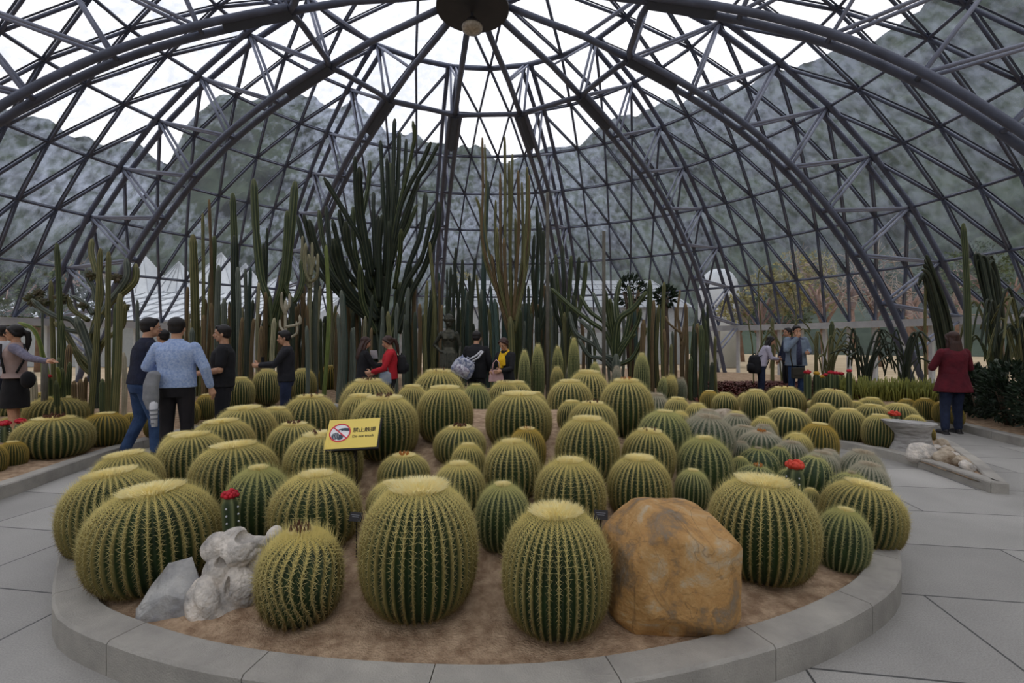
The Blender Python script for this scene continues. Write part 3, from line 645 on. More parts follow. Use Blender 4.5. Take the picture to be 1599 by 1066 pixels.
def place(lst, hf, group, where, seed0=0, poly=None):
    E_ = [dict(cx=e[0], yt=e[1], w=e[2], h=e[3], v=e[4], b=e[5], lean=e[6], row=e[7], lab=e[8]) for e in lst]
    for e in E_:
        e['d'] = solve(e['cx'], e['yt'], e['w'], e['h'], hf); e['d'] = cap(e, e['d'], poly); e['d0'] = e['d']
    def geo(e):
        d = e['d']; e['R'] = e['w'] / 2 * d / F * .95; e['x'] = X(e['cx'], d)
    for it in range(200):
        for e in E_: e['d'] = cap(e, e['d'], poly); geo(e)
        for i in range(len(E_)):
            for j in range(i):
                a, b_ = E_[i], E_[j]; dx, dy = a['x'] - b_['x'], a['d'] - b_['d']; L = math.hypot(dx, dy); o = (a['R'] + b_['R']) * .93 - L
                if o > 0:
                    near, far = (a, b_) if a['yt'] + .3 * a['h'] > b_['yt'] + .3 * b_['h'] else (b_, a)
                    k = .15 * o / far['d']
                    if far['d'] < far['d0'] * 1.22: far['d'] *= 1 + k
                    if near['d'] > near['d0'] * (0.97 if near['row'] == 'front' else .72 if near['row'] in ('fourth', 'back') else .86): near['d'] *= 1 - k * .7
    cnt = {}
    rows = {}
    for e in E_:
        if e['lab'] is None: rows.setdefault((e['row'], KIND[e['v']], e['b'] is not None), []).append(e)
    for (row, kd, bd), L in rows.items():
        L.sort(key=lambda e: e['cx'])
        for i, e in enumerate(L):
            nm = '%s%s barrel cactus' % ('budded ' if bd else '', kd)
            rw = {'front': 'front row', 'second': 'second row', 'third': 'third row', 'fourth': 'fourth row', 'back': 'rearmost row', 'right cluster': 'right cluster', '': ''}[row]
            w_ = (rw + ' of round bed') if rw else where
            if len(L) == 1: e['lab'] = 'the only %s in the %s' % (nm, w_)
            else: e['lab'] = '%s, %s from left in the %s' % (nm, ORD[i] if i else 'leftmost', w_) if i else '%s, leftmost in the %s' % (nm, w_)
    for i, e in enumerate(E_):
        geo(e); d = e['d']; g = hf(e['x'], d); H_ = Z(e['yt'], d + e['R'] * .25) - g
        H_ = min(max(H_, e['R'] * 1.15), e['R'] * 2.35)
        bz = max(g - .02, Z(e['yt'], d + e['R'] * .25) - H_ - .03)
        t_ = barrel(e['x'], d, g - .03, e['R'] / 1.07, H_ + .01, e['v'], e['lab'], group, e['b'], (e['lean'], 0), seed=seed0 + i)
        e['g'] = g; e['H'] = H_
    return E_
gm_main = place(MAIN, round_h, 'barrel cacti of the round bed', '', 100, RB)
gm_right = place(RIGHT, wedge_h, 'barrel cacti of the wedge bed', 'wedge bed beyond the path', 300, WQ)
gm_outr = place(OUTR, lambda x, y: .15, 'barrel cacti by the hedge', 'row by the dark red coat', 400)
gm_left = place(LEFT, lambda x, y: .12 + .13 * ss((y - 6) / 4), 'barrel cacti of the outer bed on the left', 'left outer bed', 500)
if 0:
    for e in gm_main: print(e['cx'], round(e['d0'], 2), round(e['d'], 2), 'R', round(e['R'], 2), 'H', round(e['H'], 2))
# ------------------------------------------------------------ columnar cacti
CM = {'green': mat('column green', (54, 70, 44), 0.6, (38, 52, 34), 3, ridge=(120, 126, 84)),
      'dark': mat('column dark green', (40, 54, 42), 0.6, (28, 38, 32), 3, ridge=(78, 84, 62)),
      'grey': mat('column grey green', (82, 92, 84), 0.6, (62, 72, 66), 3, ridge=(132, 138, 124)),
      'olive': mat('column olive', (92, 96, 58), 0.6, (68, 74, 46), 3, ridge=(150, 142, 96)),
      'brown': mat('column brown', (96, 80, 56), 0.7, (66, 54, 40), 3, ridge=(158, 134, 96)),
      'pale': mat('column pale', (132, 132, 104), 0.7, (104, 106, 82), 3, ridge=(200, 190, 154)),
      'wool': mat('column white wool', (176, 168, 146), 0.8, (150, 142, 122), 8, ridge=(206, 198, 176)),
      'blue': mat('column blue green', (58, 84, 78), 0.55, (44, 64, 62), 3, ridge=(92, 108, 98)),
      'lime': mat('column fresh green', (112, 130, 66), 0.6, (88, 108, 52), 3, ridge=(160, 168, 100))}
def smooth_path(P, per=6):
    P = [Vector(p) for p in P]; m = len(P)
    if m == 2: return [P[0].lerp(P[1], i / 8) for i in range(9)]
    out = []
    for i in range(m - 1):
        p0, p1, p2, p3 = P[max(i - 1, 0)], P[i], P[i + 1], P[min(i + 2, m - 1)]
        for q in range(per):
            t = q / per; out.append(0.5 * ((2 * p1) + (p2 - p0) * t + (2 * p0 - 5 * p1 + 4 * p2 - p3) * t * t + (3 * p1 - p0 - 3 * p2 + p3) * t ** 3))
    return out + [P[-1]]
def stem_mesh(P, r, ribs=8, seed=0, amp=.24, knots=.07, per=6, spines=0, taper=.12):
    R = random.Random(seed); pts = smooth_path(P, per); L = [0]
    for a, b in zip(pts, pts[1:]): L.append(L[-1] + (b - a).length)
    T = L[-1]; kn = [R.uniform(.1, .95) * T for _ in range(max(1, int(T / 1.1)))]
    # round tip
    tip = pts[-1]; td = (pts[-1] - pts[-2]).normalized(); base_n = len(pts)
    rr = []
    for s in L:
        f = 1 - taper * s / T
        for k in kn: f -= knots * 2 * math.exp(-((s - k) / (r * 1.3)) ** 2)
        if T - s < r: f *= math.sqrt(max(0.05, 1 - ((r - (T - s)) / r) ** 2)) * .4 + .6
        rr.append(r * f)
    r1 = rr[-1]
    for f in (.45, .8, .97): pts.append(tip + td * r * 1.1 * f); rr.append(r1 * math.sqrt(1 - f * f))
    n = ribs * 4; V, A = [], []; m = len(pts)
    u = (pts[1] - pts[0]).orthogonal().normalized()
    for i in range(m):
        t = (pts[min(i + 1, m - 1)] - pts[max(i - 1, 0)]).normalized(); u = (u - t * u.dot(t)).normalized(); w = t.cross(u)
        for k in range(n):
            s_ = abs(math.sin(ribs * PI * k / n)); a = 2 * PI * k / n; q = rr[i] * (1 - amp * s_)
            V.append(pts[i] + (u * math.cos(a) + w * math.sin(a)) * q); A.append((1 - s_) ** 2 * .9 + (.3 if i > m - 5 else 0))
    Fc = [(i * n + k, i * n + (k + 1) % n, (i + 1) * n + (k + 1) % n, (i + 1) * n + k) for i in range(m - 1) for k in range(n)]
    Fc += [tuple(range((m - 1) * n, m * n)), tuple(range(n))[::-1]]
    return V, Fc, A
def gz(px, d, z=.2): return YH + F * (HC - z) / d
STEMN = [0]
def stems(name, label, cat, d, m, lst, group=None, ribs=7, part='stem', spread=.35, z0=.12, extra=None):
    """a plant of several stems; lst items: (width px, [(px, py) ...from foot to tip]) at depth d"""
    R = random.Random(len(lst) * 31 + int(d * 10)); b0 = lst[0][1][0]
    x0 = X(b0[0], d); t_ = thing(name, label, cat, (x0, d, z0), 0, group); o0 = Vector((x0, d, z0))
    for (w, P) in lst:
        off = R.uniform(-spread, spread); Q = []
        for i, (px, py) in enumerate(P):
            f = i / max(1, len(P) - 1); dd = d + off * f; p = W3(px, py, dd)
            if i == 0 and py >= gz(px, d) - 6: p.z = z0 - .05
            Q.append(p - o0)
        STEMN[0] += 1
        V, Fc, A = stem_mesh(Q, w * d / F / 2, ribs, STEMN[0])
        link(part, mesh(part, V, Fc, CM[m] if isinstance(m, str) else CM[m[STEMN[0] % len(m)]], True, A), t_)
    return t_
def column(xb, xt, yt, w, d, m, label='', group=None, ribs=8, z0=.15):
    R = random.Random(int(xb * 13 + yt)); STEMN[0] += 1
    t0 = Vector((X(xb, d), d, z0)); tip = W3(xt, yt, d + R.uniform(-.1, .1)) - t0; mid = tip * .5 + Vector((R.uniform(-.03, .03), 0, 0)) * tip.z
    V, Fc, A = stem_mesh([Vector((0, 0, -.1)), mid, tip], w * d / F / 2, ribs, STEMN[0], per=9)
    o = link('tall_cactus', mesh('tall_cactus', V, Fc, CM[m], True, A), None, t0, label=label, category='cactus')
    if group: o['group'] = group
    return o
GY = 640
# --- left group, beside the pale jointed tree cactus
LC = [(91, 88, 383, 8, 8.4, 'green'), (84, 79, 441, 7, 8.6, 'olive'), (96, 96, 504, 8, 8.3, 'green'), (140, 156, 391, 8, 7.6, 'olive'), (170, 169, 396, 8, 7.8, 'olive'), (178, 187, 462, 9.5, 7.4, 'olive'), (175, 180, 477, 6, 7.7, 'green'),
      (108, 108, 542, 10, 8.0, 'brown'), (108, 109, 569, 8, 7.6, 'green'), (98, 97, 578, 8, 7.4, 'green'), (92, 92, 561, 7, 7.9, 'green'), (88, 88, 598, 8, 7.2, 'green'), (116, 116, 598, 8, 7.5, 'brown'), (126, 126, 596, 9, 7.5, 'brown'), (134, 134, 591, 6, 7.9, 'brown'),
      (160, 160, 595, 8, 7.3, 'green'), (193, 193, 554, 8, 7.7, 'wool'), (214, 214, 471, 6, 10.5, 'grey'), (51, 51, 585, 11, 7.6, 'wool'), (152, 152, 505, 7, 8.4, 'dark'), (66, 66, 470, 4, 9.5, 'grey')]
# --- behind the men
MC = [(305, 301, 372, 13, 10.4, 'olive'), (312, 316, 335, 5.5, 10.2, 'olive'), (318, 326, 313, 5, 10.6, 'brown'), (345, 334, 372, 9, 10.8, 'green'), (364, 363, 306, 11, 11.2, 'green'), (368, 366, 374, 13, 10.6, 'dark'),
      (341, 341, 418, 9, 9.9, 'grey'), (371, 371, 421, 9, 10.0, 'grey'), (349, 350, 470, 9, 9.8, 'grey'), (384, 383, 422, 6, 10.8, 'grey'), (395, 391, 420, 6, 11.2, 'blue'), (293, 293, 450, 5.5, 10.2, 'brown'), (405, 404, 444, 6, 10.3, 'pale'),
      (414, 417, 358, 5, 12.2, 'dark'), (412, 411, 383, 6, 12.0, 'dark'), (436, 437, 432, 6, 11, 'brown'), (330, 330, 476, 7, 10.2, 'brown'), (318, 318, 495, 7, 9.7, 'brown'), (300, 300, 516, 9, 9.6, 'grey'), (396, 396, 500, 6, 10, 'brown'),
      (427, 428, 500, 8, 9.7, 'pale'), (440, 441, 452, 6, 10.6, 'brown'), (456, 455, 470, 8, 10.4, 'dark'), (378, 378, 498, 6, 9.7, 'brown'), (407, 408, 512, 7, 9.6, 'brown'), (355, 355, 500, 6, 10.3, 'olive'), (284, 284, 505, 6, 10, 'olive')]
# --- centre and right, named singles
CC = [(764, 761, 286, 9, 12.4, 'blue'), (712, 712, 388, 5, 12.6, 'dark'), (722, 722, 408, 6.5, 11.8, 'dark'), (704, 704, 419, 5, 12.2, 'dark'), (698, 698, 422, 4, 12.0, 'dark'), (738, 742, 405, 5.5, 12.4, 'dark'), (736, 737, 441, 7, 11.6, 'dark'), (533, 533, 457, 8, 10.6, 'grey'), (527, 528, 493, 7, 10.3, 'grey'), (480, 479, 512, 7, 10, 'grey'), (494, 494, 430, 8, 11.2, 'grey'), (505, 509, 386, 7, 11.0, 'lime'),
      (668, 667, 441, 6, 11.2, 'olive'), (675, 671, 380, 6, 12, 'olive'), (648, 648, 490, 7, 10.8, 'dark'), (634, 634, 503, 9, 10.5, 'dark'), (580, 580, 514, 5, 10.1, 'brown'), (596, 596, 505, 4, 10.3, 'grey'), (552, 553, 512, 4, 10.5, 'grey'), (606, 606, 490, 8, 10.8, 'olive'), (686, 686, 440, 4, 12, 'brown'), (690, 690, 478, 5, 11.6, 'brown'),
      (1015, 1015, 441, 9, 11.6, 'green'), (1036, 1037, 443, 6.5, 11.4, 'olive'), (1071, 1071, 476, 6, 11.2, 'brown'), (1020, 1021, 471, 6.5, 11.0, 'brown'), (1056, 1055, 481, 4.5, 11.8, 'brown'), (1004, 1005, 503, 9, 10.8, 'brown'), (1029, 1029, 478, 6, 11.6, 'olive'), (1094, 1095, 512, 9, 10.9, 'green'), (1085, 1085, 518, 8, 11.0, 'dark'), (1103, 1103, 551, 7, 10.8, 'dark'), (1111, 1112, 569, 8, 10.6, 'dark'), (1119, 1117, 527, 5, 11.2, 'olive'), (1068, 1067, 532, 7, 11.3, 'brown'), (1037, 1037, 516, 6, 10.8, 'brown'), (1047, 1048, 540, 6, 10.7, 'olive'), (1078, 1079, 560, 7, 11, 'green'),
      (1507, 1505, 352, 8.5, 8.9, 'green'), (1511, 1510, 378, 7, 9.0, 'grey'), (1556, 1556, 566, 12, 8.6, 'grey'), (1206, 1206, 500, 6, 14, 'olive'), (1299, 1299, 505, 8, 14, 'green'), (1275, 1276, 520, 6, 13.4, 'olive'), (1446, 1446, 430, 4, 12, 'olive')]
HUE = {'green': 'green', 'dark': 'dark green', 'grey': 'grey green', 'olive': 'olive', 'brown': 'brownish', 'pale': 'pale tipped', 'wool': 'white woolly', 'blue': 'blue green', 'lime': 'yellow green'}
def zone(px):
    if px < 225: return 'by the jointed tree cactus'
    if px < 470: return 'in the stand behind the men'
    if px < 560: return 'left of the great candelabra cactus'
    if px < 690: return 'under the great candelabra cactus'
    if px < 775: return 'behind the bronze statue'
    if px < 860: return 'by the tall thin bundle'
    if px < 1000: return 'around the pale sprawling cactus'
    if px < 1150: return 'right of the pale sprawling cactus'
    if px < 1400: return 'near the right wall behind the couple'
    return 'behind the woman in dark red'
# fill the thick stand with slimmer ones
R0 = random.Random(11); FC = []
for i in range(470):
    px = R0.uniform(290, 570) if i % 4 == 0 else R0.uniform(590, 900) if i > 300 else R0.choice([R0.uniform(285, 560), R0.uniform(450, 720), R0.uniform(690, 900), R0.uniform(840, 1110), R0.uniform(480, 900)])
    d = R0.uniform(11.2, 16.5) if i % 4 else R0.uniform(10.2, 12.5); yt = R0.gauss(478, 28) if px < 900 else R0.gauss(500, 24)
    yt = min(max(yt, 405), 545)
    if any(math.hypot(X(px, d) - X(c[0], c[4]), d - c[4]) < .23 for c in FC + LC + MC + CC): continue
    FC.append((px, px + R0.uniform(-5, 5), yt, R0.uniform(4, 7.5), d, R0.choice(['dark', 'dark', 'dark', 'green', 'grey', 'brown', 'olive', 'blue'] if i % 4 else ['brown', 'olive', 'grey', 'pale', 'green'])))
ALL = [(c, 'n') for c in LC + MC + CC] + [(c, 'f') for c in FC]
def size_word(c):
    h = HC + (YH - c[2]) * c[4] / F
    return 'short' if h < 1.7 else ('tall' if h > 3.4 else 'medium height')
grp = {}
for c, k in ALL: grp.setdefault((zone(c[0]), HUE[c[5]], size_word(c)), []).append((c, k))
for (zn, hu, sw), L in grp.items():
    L.sort(key=lambda q: q[0][1])
    for i, (c, k) in enumerate(L):
        if len(L) == 1: lab = 'the only %s %s column cactus %s' % (sw, hu, zn)
        else: lab = '%s %s column cactus, %s %s' % (sw, hu, 'leftmost' if i == 0 else ('rightmost' if i == len(L) - 1 else ORD[i] + ' from left'), zn)
        column(*c, label=lab, group='column cacti ' + zn, z0=.18 if c[4] > 9 else .15, ribs=7 if c[3] < 7 else 9)
# --- big curved ones
stems('curved_cactus', 'thick green cactus with a bowed foot and tall bare arms above the black shirted man', 'cactus', 10.6, 'green', [(13, [(424, 640), (421, 520), (419, 470), (407, 430), (399, 350), (396, 285)]), (9, [(421, 510), (432, 470), (440, 440), (446, 380), (448, 333)]), (14, [(424, 560), (436, 480), (447, 430), (455, 350), (460, 289)]), (9, [(441, 440), (458, 470), (472, 440), (470, 410)])])
stems('pale_tipped_cactus', 'cluster of pale tipped upright arms on a brown stem left of the great candelabra', 'cactus', 10.9, 'pale', [(8, [(484, 640), (482, 520), (484, 440), (482, 400)]), (6, [(483, 440), (476, 420), (477, 382)]), (5, [(484, 430), (487, 400), (487, 380)]), (5, [(485, 440), (495, 430), (496, 398)]), (5, [(483, 450), (472, 420), (472, 370)]), (5, [(485, 430), (490, 410), (491, 402)])])
stems('branching_wool_cactus', 'small pale branching cactus with woolly knobs behind the black clad phone user', 'cactus', 10.2, 'wool', [(6, [(447, 640), (446, 520), (446, 470)]), (5, [(446, 490), (440, 475), (440, 458)]), (5, [(446, 485), (452, 475), (452, 460)]), (4, [(446, 520), (438, 510), (437, 500)]), (5, [(446, 510), (467, 505), (468, 494)]), (4, [(446, 530), (463, 520), (463, 503)])])
# --- the great candelabra
GREAT = [(26, [(592, 640), (594, 560), (596, 480), (600, 430)]), (20, [(594, 560), (583, 480), (577, 420)]), (18, [(598, 560), (618, 500), (625, 450)]),
 (8, [(580, 450), (565, 380), (545, 343), (522, 305), (508, 281)]), (7, [(578, 440), (560, 349), (555, 293), (554, 248)]), (10, [(580, 430), (565, 340), (562, 301), (561, 266)]), (7, [(570, 420), (562, 354), (568, 326), (575, 287), (577, 253)]),
 (7, [(586, 420), (583, 338), (583, 302)]), (7, [(600, 430), (602, 363), (599, 321), (596, 264), (594, 222)]), (7, [(603, 420), (606, 330), (605, 293), (604, 250)]), (7, [(604, 420), (610, 330), (609, 257)]),
 (7, [(606, 420), (613, 321), (614, 264), (615, 211), (616, 188)]), (7, [(606, 410), (619, 307), (622, 250), (623, 209)]), (6, [(608, 400), (627, 315), (632, 259), (634, 219)]), (6, [(610, 400), (622, 326), (634, 278), (642, 242), (647, 214), (645, 192)]),
 (7, [(612, 400), (623, 332), (637, 293), (657, 256), (671, 225)]), (6.5, [(612, 410), (620, 371), (637, 321), (654, 278), (665, 262), (683, 227)]), (8, [(606, 440), (614, 397), (631, 354), (645, 307), (653, 282)]), (7, [(608, 430), (616, 394), (634, 360), (650, 322)]),
 (9, [(618, 500), (637, 419), (655, 371), (662, 332), (664, 305)]), (8, [(620, 510), (631, 450), (657, 405), (668, 366), (676, 333)]), (9, [(622, 520), (640, 461), (662, 419), (676, 377), (684, 349), (685, 320)]), (7, [(616, 450), (624, 400), (626, 361)]),
 (9, [(582, 470), (552, 410), (540, 380), (530, 332)]), (8, [(580, 470), (540, 420), (528, 380), (520, 347)]), (7, [(580, 480), (530, 430), (515, 380), (509, 325)]), (7, [(580, 490), (528, 440), (505, 380), (498, 331)]), (9, [(580, 500), (540, 460), (500, 400), (484, 348)]), (7, [(582, 505), (530, 460), (490, 390), (475, 339)]), (7, [(582, 500), (520, 450), (482, 400), (465, 340)]),
 (8, [(585, 480), (556, 400), (551, 327)]), (12, [(586, 500), (530, 450), (516, 410), (512, 385)]), (13, [(588, 500), (545, 450), (528, 410), (522, 380)]), (11, [(588, 490), (560, 430), (545, 390), (540, 352)]),
 (7, [(590, 480), (580, 420), (576, 376)]), (8, [(592, 470), (588, 400), (590, 340)]), (9, [(594, 470), (592, 390), (596, 340)]), (8, [(594, 520), (604, 450), (608, 400), (607, 350)]), (9, [(586, 520), (566, 470), (562, 417)]), (8, [(590, 520), (600, 470), (603, 430)])]
stems('candelabra_cactus', 'great dark candelabra cactus with dozens of upswept arms, tallest plant under the dome', 'cactus', 12.2, ('dark', 'dark', 'green', 'dark'), [(w * 1.2, P) for w, P in GREAT], ribs=6, part='arm', spread=.9)
TB = [(12, [(800, 640), (799, 560), (797, 500)]), (4.5, [(799, 519), (769, 433), (753, 369), (754, 294), (753, 216)]), (4, [(797, 500), (772, 430), (758, 360), (759, 290), (757, 226)]), (5, [(798, 500), (789, 420), (789, 312), (788, 215)]), (5, [(796, 500), (783, 420), (781, 272)]),
      (5, [(798, 490), (796, 380), (795, 253)]), (5, [(799, 500), (797, 388), (799, 312), (800, 242)]), (5.5, [(801, 500), (808, 400), (810, 342), (809, 268)]), (5, [(801, 500), (816, 400), (815, 286)]), (5.5, [(803, 520), (818, 440), (819, 395), (823, 331), (823, 263)]), (4.5, [(803, 500), (824, 380), (826, 275)]),
      (5, [(797, 500), (765, 430), (754, 388), (750, 331), (744, 310)]), (6, [(798, 510), (780, 440), (776, 358)]), (6.5, [(799, 520), (790, 444), (787, 374)]), (6, [(802, 500), (806, 420), (805, 343)]), (5, [(804, 500), (822, 420), (828, 343)]), (6, [(797, 530), (778, 460), (768, 400)]), (5, [(797, 480), (775, 400), (774, 314)])]
stems('bundled_cactus', 'tall thin bundle of olive brown stems rising right behind the woman in a yellow scarf', 'cactus', 11.6, ('olive', 'brown', 'olive'), TB, ribs=6, spread=.5)
stems('bundled_cactus', 'dark bundle of stems just left of the taller grey pole', 'cactus', 12.0, 'dark', [(9, [(842, 640), (841, 560), (840, 500)]), (6, [(841, 520), (836, 463), (840, 380), (838, 324)]), (6, [(841, 520), (846, 440), (844, 350)]), (7, [(841, 530), (847, 425), (849, 363)]), (6, [(841, 510), (832, 440), (834, 369)]), (7, [(841, 520), (853, 470), (857, 410)])], ribs=6)
stems('bundled_cactus', 'dark clustered cactus between the two grey poles, arms up to the lattice', 'cactus', 12.6, ('dark', 'green'), [(9, [(884, 640), (884, 560), (884, 500)]), (7, [(884, 520), (872, 460), (868, 400)]), (7, [(884, 520), (880, 440), (878, 385)]), (7, [(884, 510), (890, 440), (892, 402)]), (7, [(885, 520), (900, 450), (904, 404)]), (8, [(885, 530), (908, 470), (915, 412)]), (7, [(884, 530), (866, 480), (861, 430)])], ribs=6)
# --- pale sprawling branching cactus
SP = [(12, [(962, 640), (962, 600), (962, 560)]), (6, [(961, 560), (945, 520), (922, 502), (902, 487), (882, 470), (863, 452)]), (6, [(961, 560), (953, 514), (922, 487), (907, 464)]), (6, [(962, 550), (950, 510), (938, 487), (927, 459)]), (8, [(960, 560), (961, 531), (967, 498), (989, 481), (1006, 459)]), (7, [(958, 560), (972, 536), (989, 524)]),
      (6, [(960, 560), (938, 550), (925, 520), (912, 505), (905, 500)]), (7, [(963, 560), (965, 510), (962, 470), (968, 440)]), (7, [(964, 560), (978, 520), (985, 480), (982, 450)]), (6, [(960, 580), (940, 560), (920, 555), (905, 532)]), (6, [(962, 570), (985, 560), (1000, 535), (1008, 515)]), (6, [(961, 550), (950, 490), (945, 455)]),
      (6, [(961, 570), (930, 540), (900, 520), (890, 490)]), (7, [(962, 560), (956, 500), (953, 470)]), (6, [(962, 560), (975, 540), (995, 505), (1000, 485)])]
stems('sprawling_cactus', 'pale green sprawling cactus with many crooked arms beside the shorter grey pole', 'cactus', 11.0, ('green', 'grey', 'green'), [(w * 1.3, P) for w, P in SP], ribs=5, part='arm', spread=.6)
stems('forked_brown_cactus', 'slim brown cactus forking like a fork right of the sprawling pale one', 'cactus', 11.3, 'brown', [(5, [(1064, 640), (1064, 560), (1064, 520)]), (4, [(1064, 530), (1058, 490), (1062, 454)]), (5, [(1064, 540), (1070, 500), (1072, 478)]), (4, [(1064, 520), (1045, 505), (1040, 495)])], ribs=6)
# --- jointed tree cactus with crested heads (left)
JT = [(13, [(150, 660), (148, 600), (144, 560), (130, 520), (122, 500)]), (9, [(146, 575), (121, 550), (101, 518), (88, 505)]), (9, [(135, 530), (112, 500), (90, 495), (66, 482), (53, 470)]), (9, [(140, 540), (152, 487), (157, 453), (149, 422), (142, 394), (143, 376)]),
      (10, [(146, 520), (165, 480), (183, 456), (198, 432), (197, 407)]), (10, [(160, 490), (176, 468), (197, 453), (211, 437), (212, 416)]), (8, [(150, 470), (146, 450), (138, 436), (135, 423)]), (8, [(138, 500), (118, 487), (110, 478), (107, 466)]), (8, [(145, 490), (132, 473), (115, 463)]), (8, [(146, 560), (165, 530), (190, 510), (195, 478)]), (8, [(135, 520), (100, 512), (92, 490), (94, 470)]), (7, [(150, 590), (128, 570), (115, 545)])]
jt = stems('tree_cactus', 'gnarled grey green tree cactus with crested purple heads behind the woman in sunglasses', 'cactus', 8.6, ('grey', 'olive'), JT, ribs=6, part='arm', spread=.3)
cm_ = mat('crested head', (104, 92, 76), 0.8, (78, 84, 56), 10, 0.6)
for (px, py, r) in [(52, 468, 13), (143, 430, 9), (181, 434, 9), (96, 466, 10), (129, 478, 8), (194, 478, 8), (60, 458, 8), (66, 472, 9)]:
    mb = MB(); R = random.Random(px); c = W3(px, py, 8.55) - Vector(jt.location); rr = r * 8.6 / F
    for q in range(26):
        v = Vector((R.gauss(0, 1), R.gauss(0, 1), R.gauss(.3, 1))).normalized(); mb.tube([c, c + v * rr * .6, c + v * rr * R.uniform(.85, 1.1)], [rr * .3, rr * .24, rr * .1], 6)
    mb.build('crested_head', cm_, jt, True)
# --- pale arching spurge at far left
stems('arching_spurge', 'pale green arching stem with scaly leaves in front of the jointed tree cactus', 'plant', 7.4, 'lime', [(7, [(70, 640), (68, 590), (64, 545), (52, 515), (33, 505)]), (6, [(72, 640), (76, 600), (72, 570), (66, 548)]), (6, [(76, 640), (92, 600), (90, 575)]), (3, [(70, 640), (71, 600), (70, 565)])], ribs=3)
# --- right side: drooping and arching stems
def arch(px0, py0, px1, pyt, px2, py2): return [(px0, py0), (px0 + (px1 - px0) * .35, py0 + (pyt - py0) * .6), (px1, pyt), (px1 + (px2 - px1) * .6, pyt + (py2 - pyt) * .35), (px2, py2)]
R1 = random.Random(4)
def archplant(label, px, d, n, w, hgt, wid, m, seed, down=.6):
    R = random.Random(seed); L = []
    yb = gz(px, d)
    for i in range(n):
        s = R.choice((-1, 1)); b = px + R.uniform(-8, 8); t = R.uniform(.55, 1) * hgt; o = s * R.uniform(.3, 1) * wid
        L.append((w * R.uniform(.8, 1.2), arch(b, yb, b + o * .55, yb - t, b + o, yb - t * R.uniform(1 - down, .95))))
    return stems('arching_cactus', label, 'cactus', d, m, L, 'arching cacti by the right wall', ribs=4, spread=.7)
archplant('sprawl of thin arching stems right of the man in the grey blazer', 1290, 12.6, 12, 2.8, 100, 60, 'olive', 1)
archplant('dense dark tangle of arching stems left of the truss foot at right', 1350, 11.8, 20, 2.8, 105, 60, 'dark', 2)
archplant('tangle of arching stems between the truss foot and the woman in dark red', 1412, 11.2, 16, 2.8, 105, 50, 'dark', 3)
archplant('arching stems right behind the woman with a backpack', 1225, 13.2, 8, 2.6, 110, 50, 'olive', 4)
archplant('tall arching stems rising above the dark hedge', 1560, 9.3, 16, 3.6, 170, 60, ('olive', 'dark', 'green'), 5)
archplant('arching stems at the right picture edge above the hedge', 1605, 8.6, 14, 4, 210, 60, ('olive', 'dark'), 6)
stems('hanging_cactus', 'dark drooping mass of rope like stems beside the tall green column at right', 'cactus', 9.6, 'dark', [(6, [(1562 + i, 640), (1552 + i, 520), (1532 + i * 1.5, 440 - i * 3), (1524 + i * 2, 402 + (i % 4) * 8), (1530 + i * 3, 400 + (i % 3) * 8), (1540 + i * 3, 440 + (i * 7) % 30), (1548 + i * 2.5, 480 + (i * 11) % 30)]) for i in range(9)], ribs=4, spread=.4)
stems('climbing_cactus', 'dark rope like cactus climbing the steel truss behind the woman in dark red', 'cactus', 12.0, 'dark', [(6, [(1500 - i * 3, 620), (1490 - i * 4, 540), (1478 - i * 4, 480), (1460 - i * 3, 430), (1448 - i * 2, 400 + i * 7)]) for i in range(7)], ribs=4, spread=.4)
for (px, yt, w, d, lab) in [(1192, 415, 2.2, 12.8, 'single whip like stem at the wall left of the backpack woman'), (1177, 480, 2.2, 12.4, 'thin bent whip stem near the truss foot right of centre'), (1248, 440, 2.2, 12.6, 'thin whip stem curving over the man in the blazer')]:
    yb = gz(px, d); stems('whip_cactus', lab, 'cactus', d, 'olive', [(w, [(px, yb), (px - 2, yb - 70), (px - 8, yt + 20), (px - 22 if px > 1200 else px + 1, yt)])], ribs=4)
# --- grey poles
pole_m = mat('weathered pole', (112, 108, 98), 0.8, (86, 82, 74), 5, stretch=(8, 8, 1))
for (px, yt, d, lab) in [(855, 301, 10.6, 'tall thin grey pole standing among the cacti, taller of two'), (943, 362, 10.4, 'thin grey pole standing among the cacti, shorter of two'), (70, 560, 7.2, 'short grey stake in front of the jointed tree cactus')]:
    p = W3(px, yt, d); mb = MB(); h = p.z - .1; mb.tube([(0, 0, -.05), (0, 0, h * .5), (0, 0, h)], [.042, .04, .036], 10)
    o = mb.build('support_pole', pole_m, None, True); o.location = (p.x, d, .12); o['label'] = lab; o['category'] = 'pole'
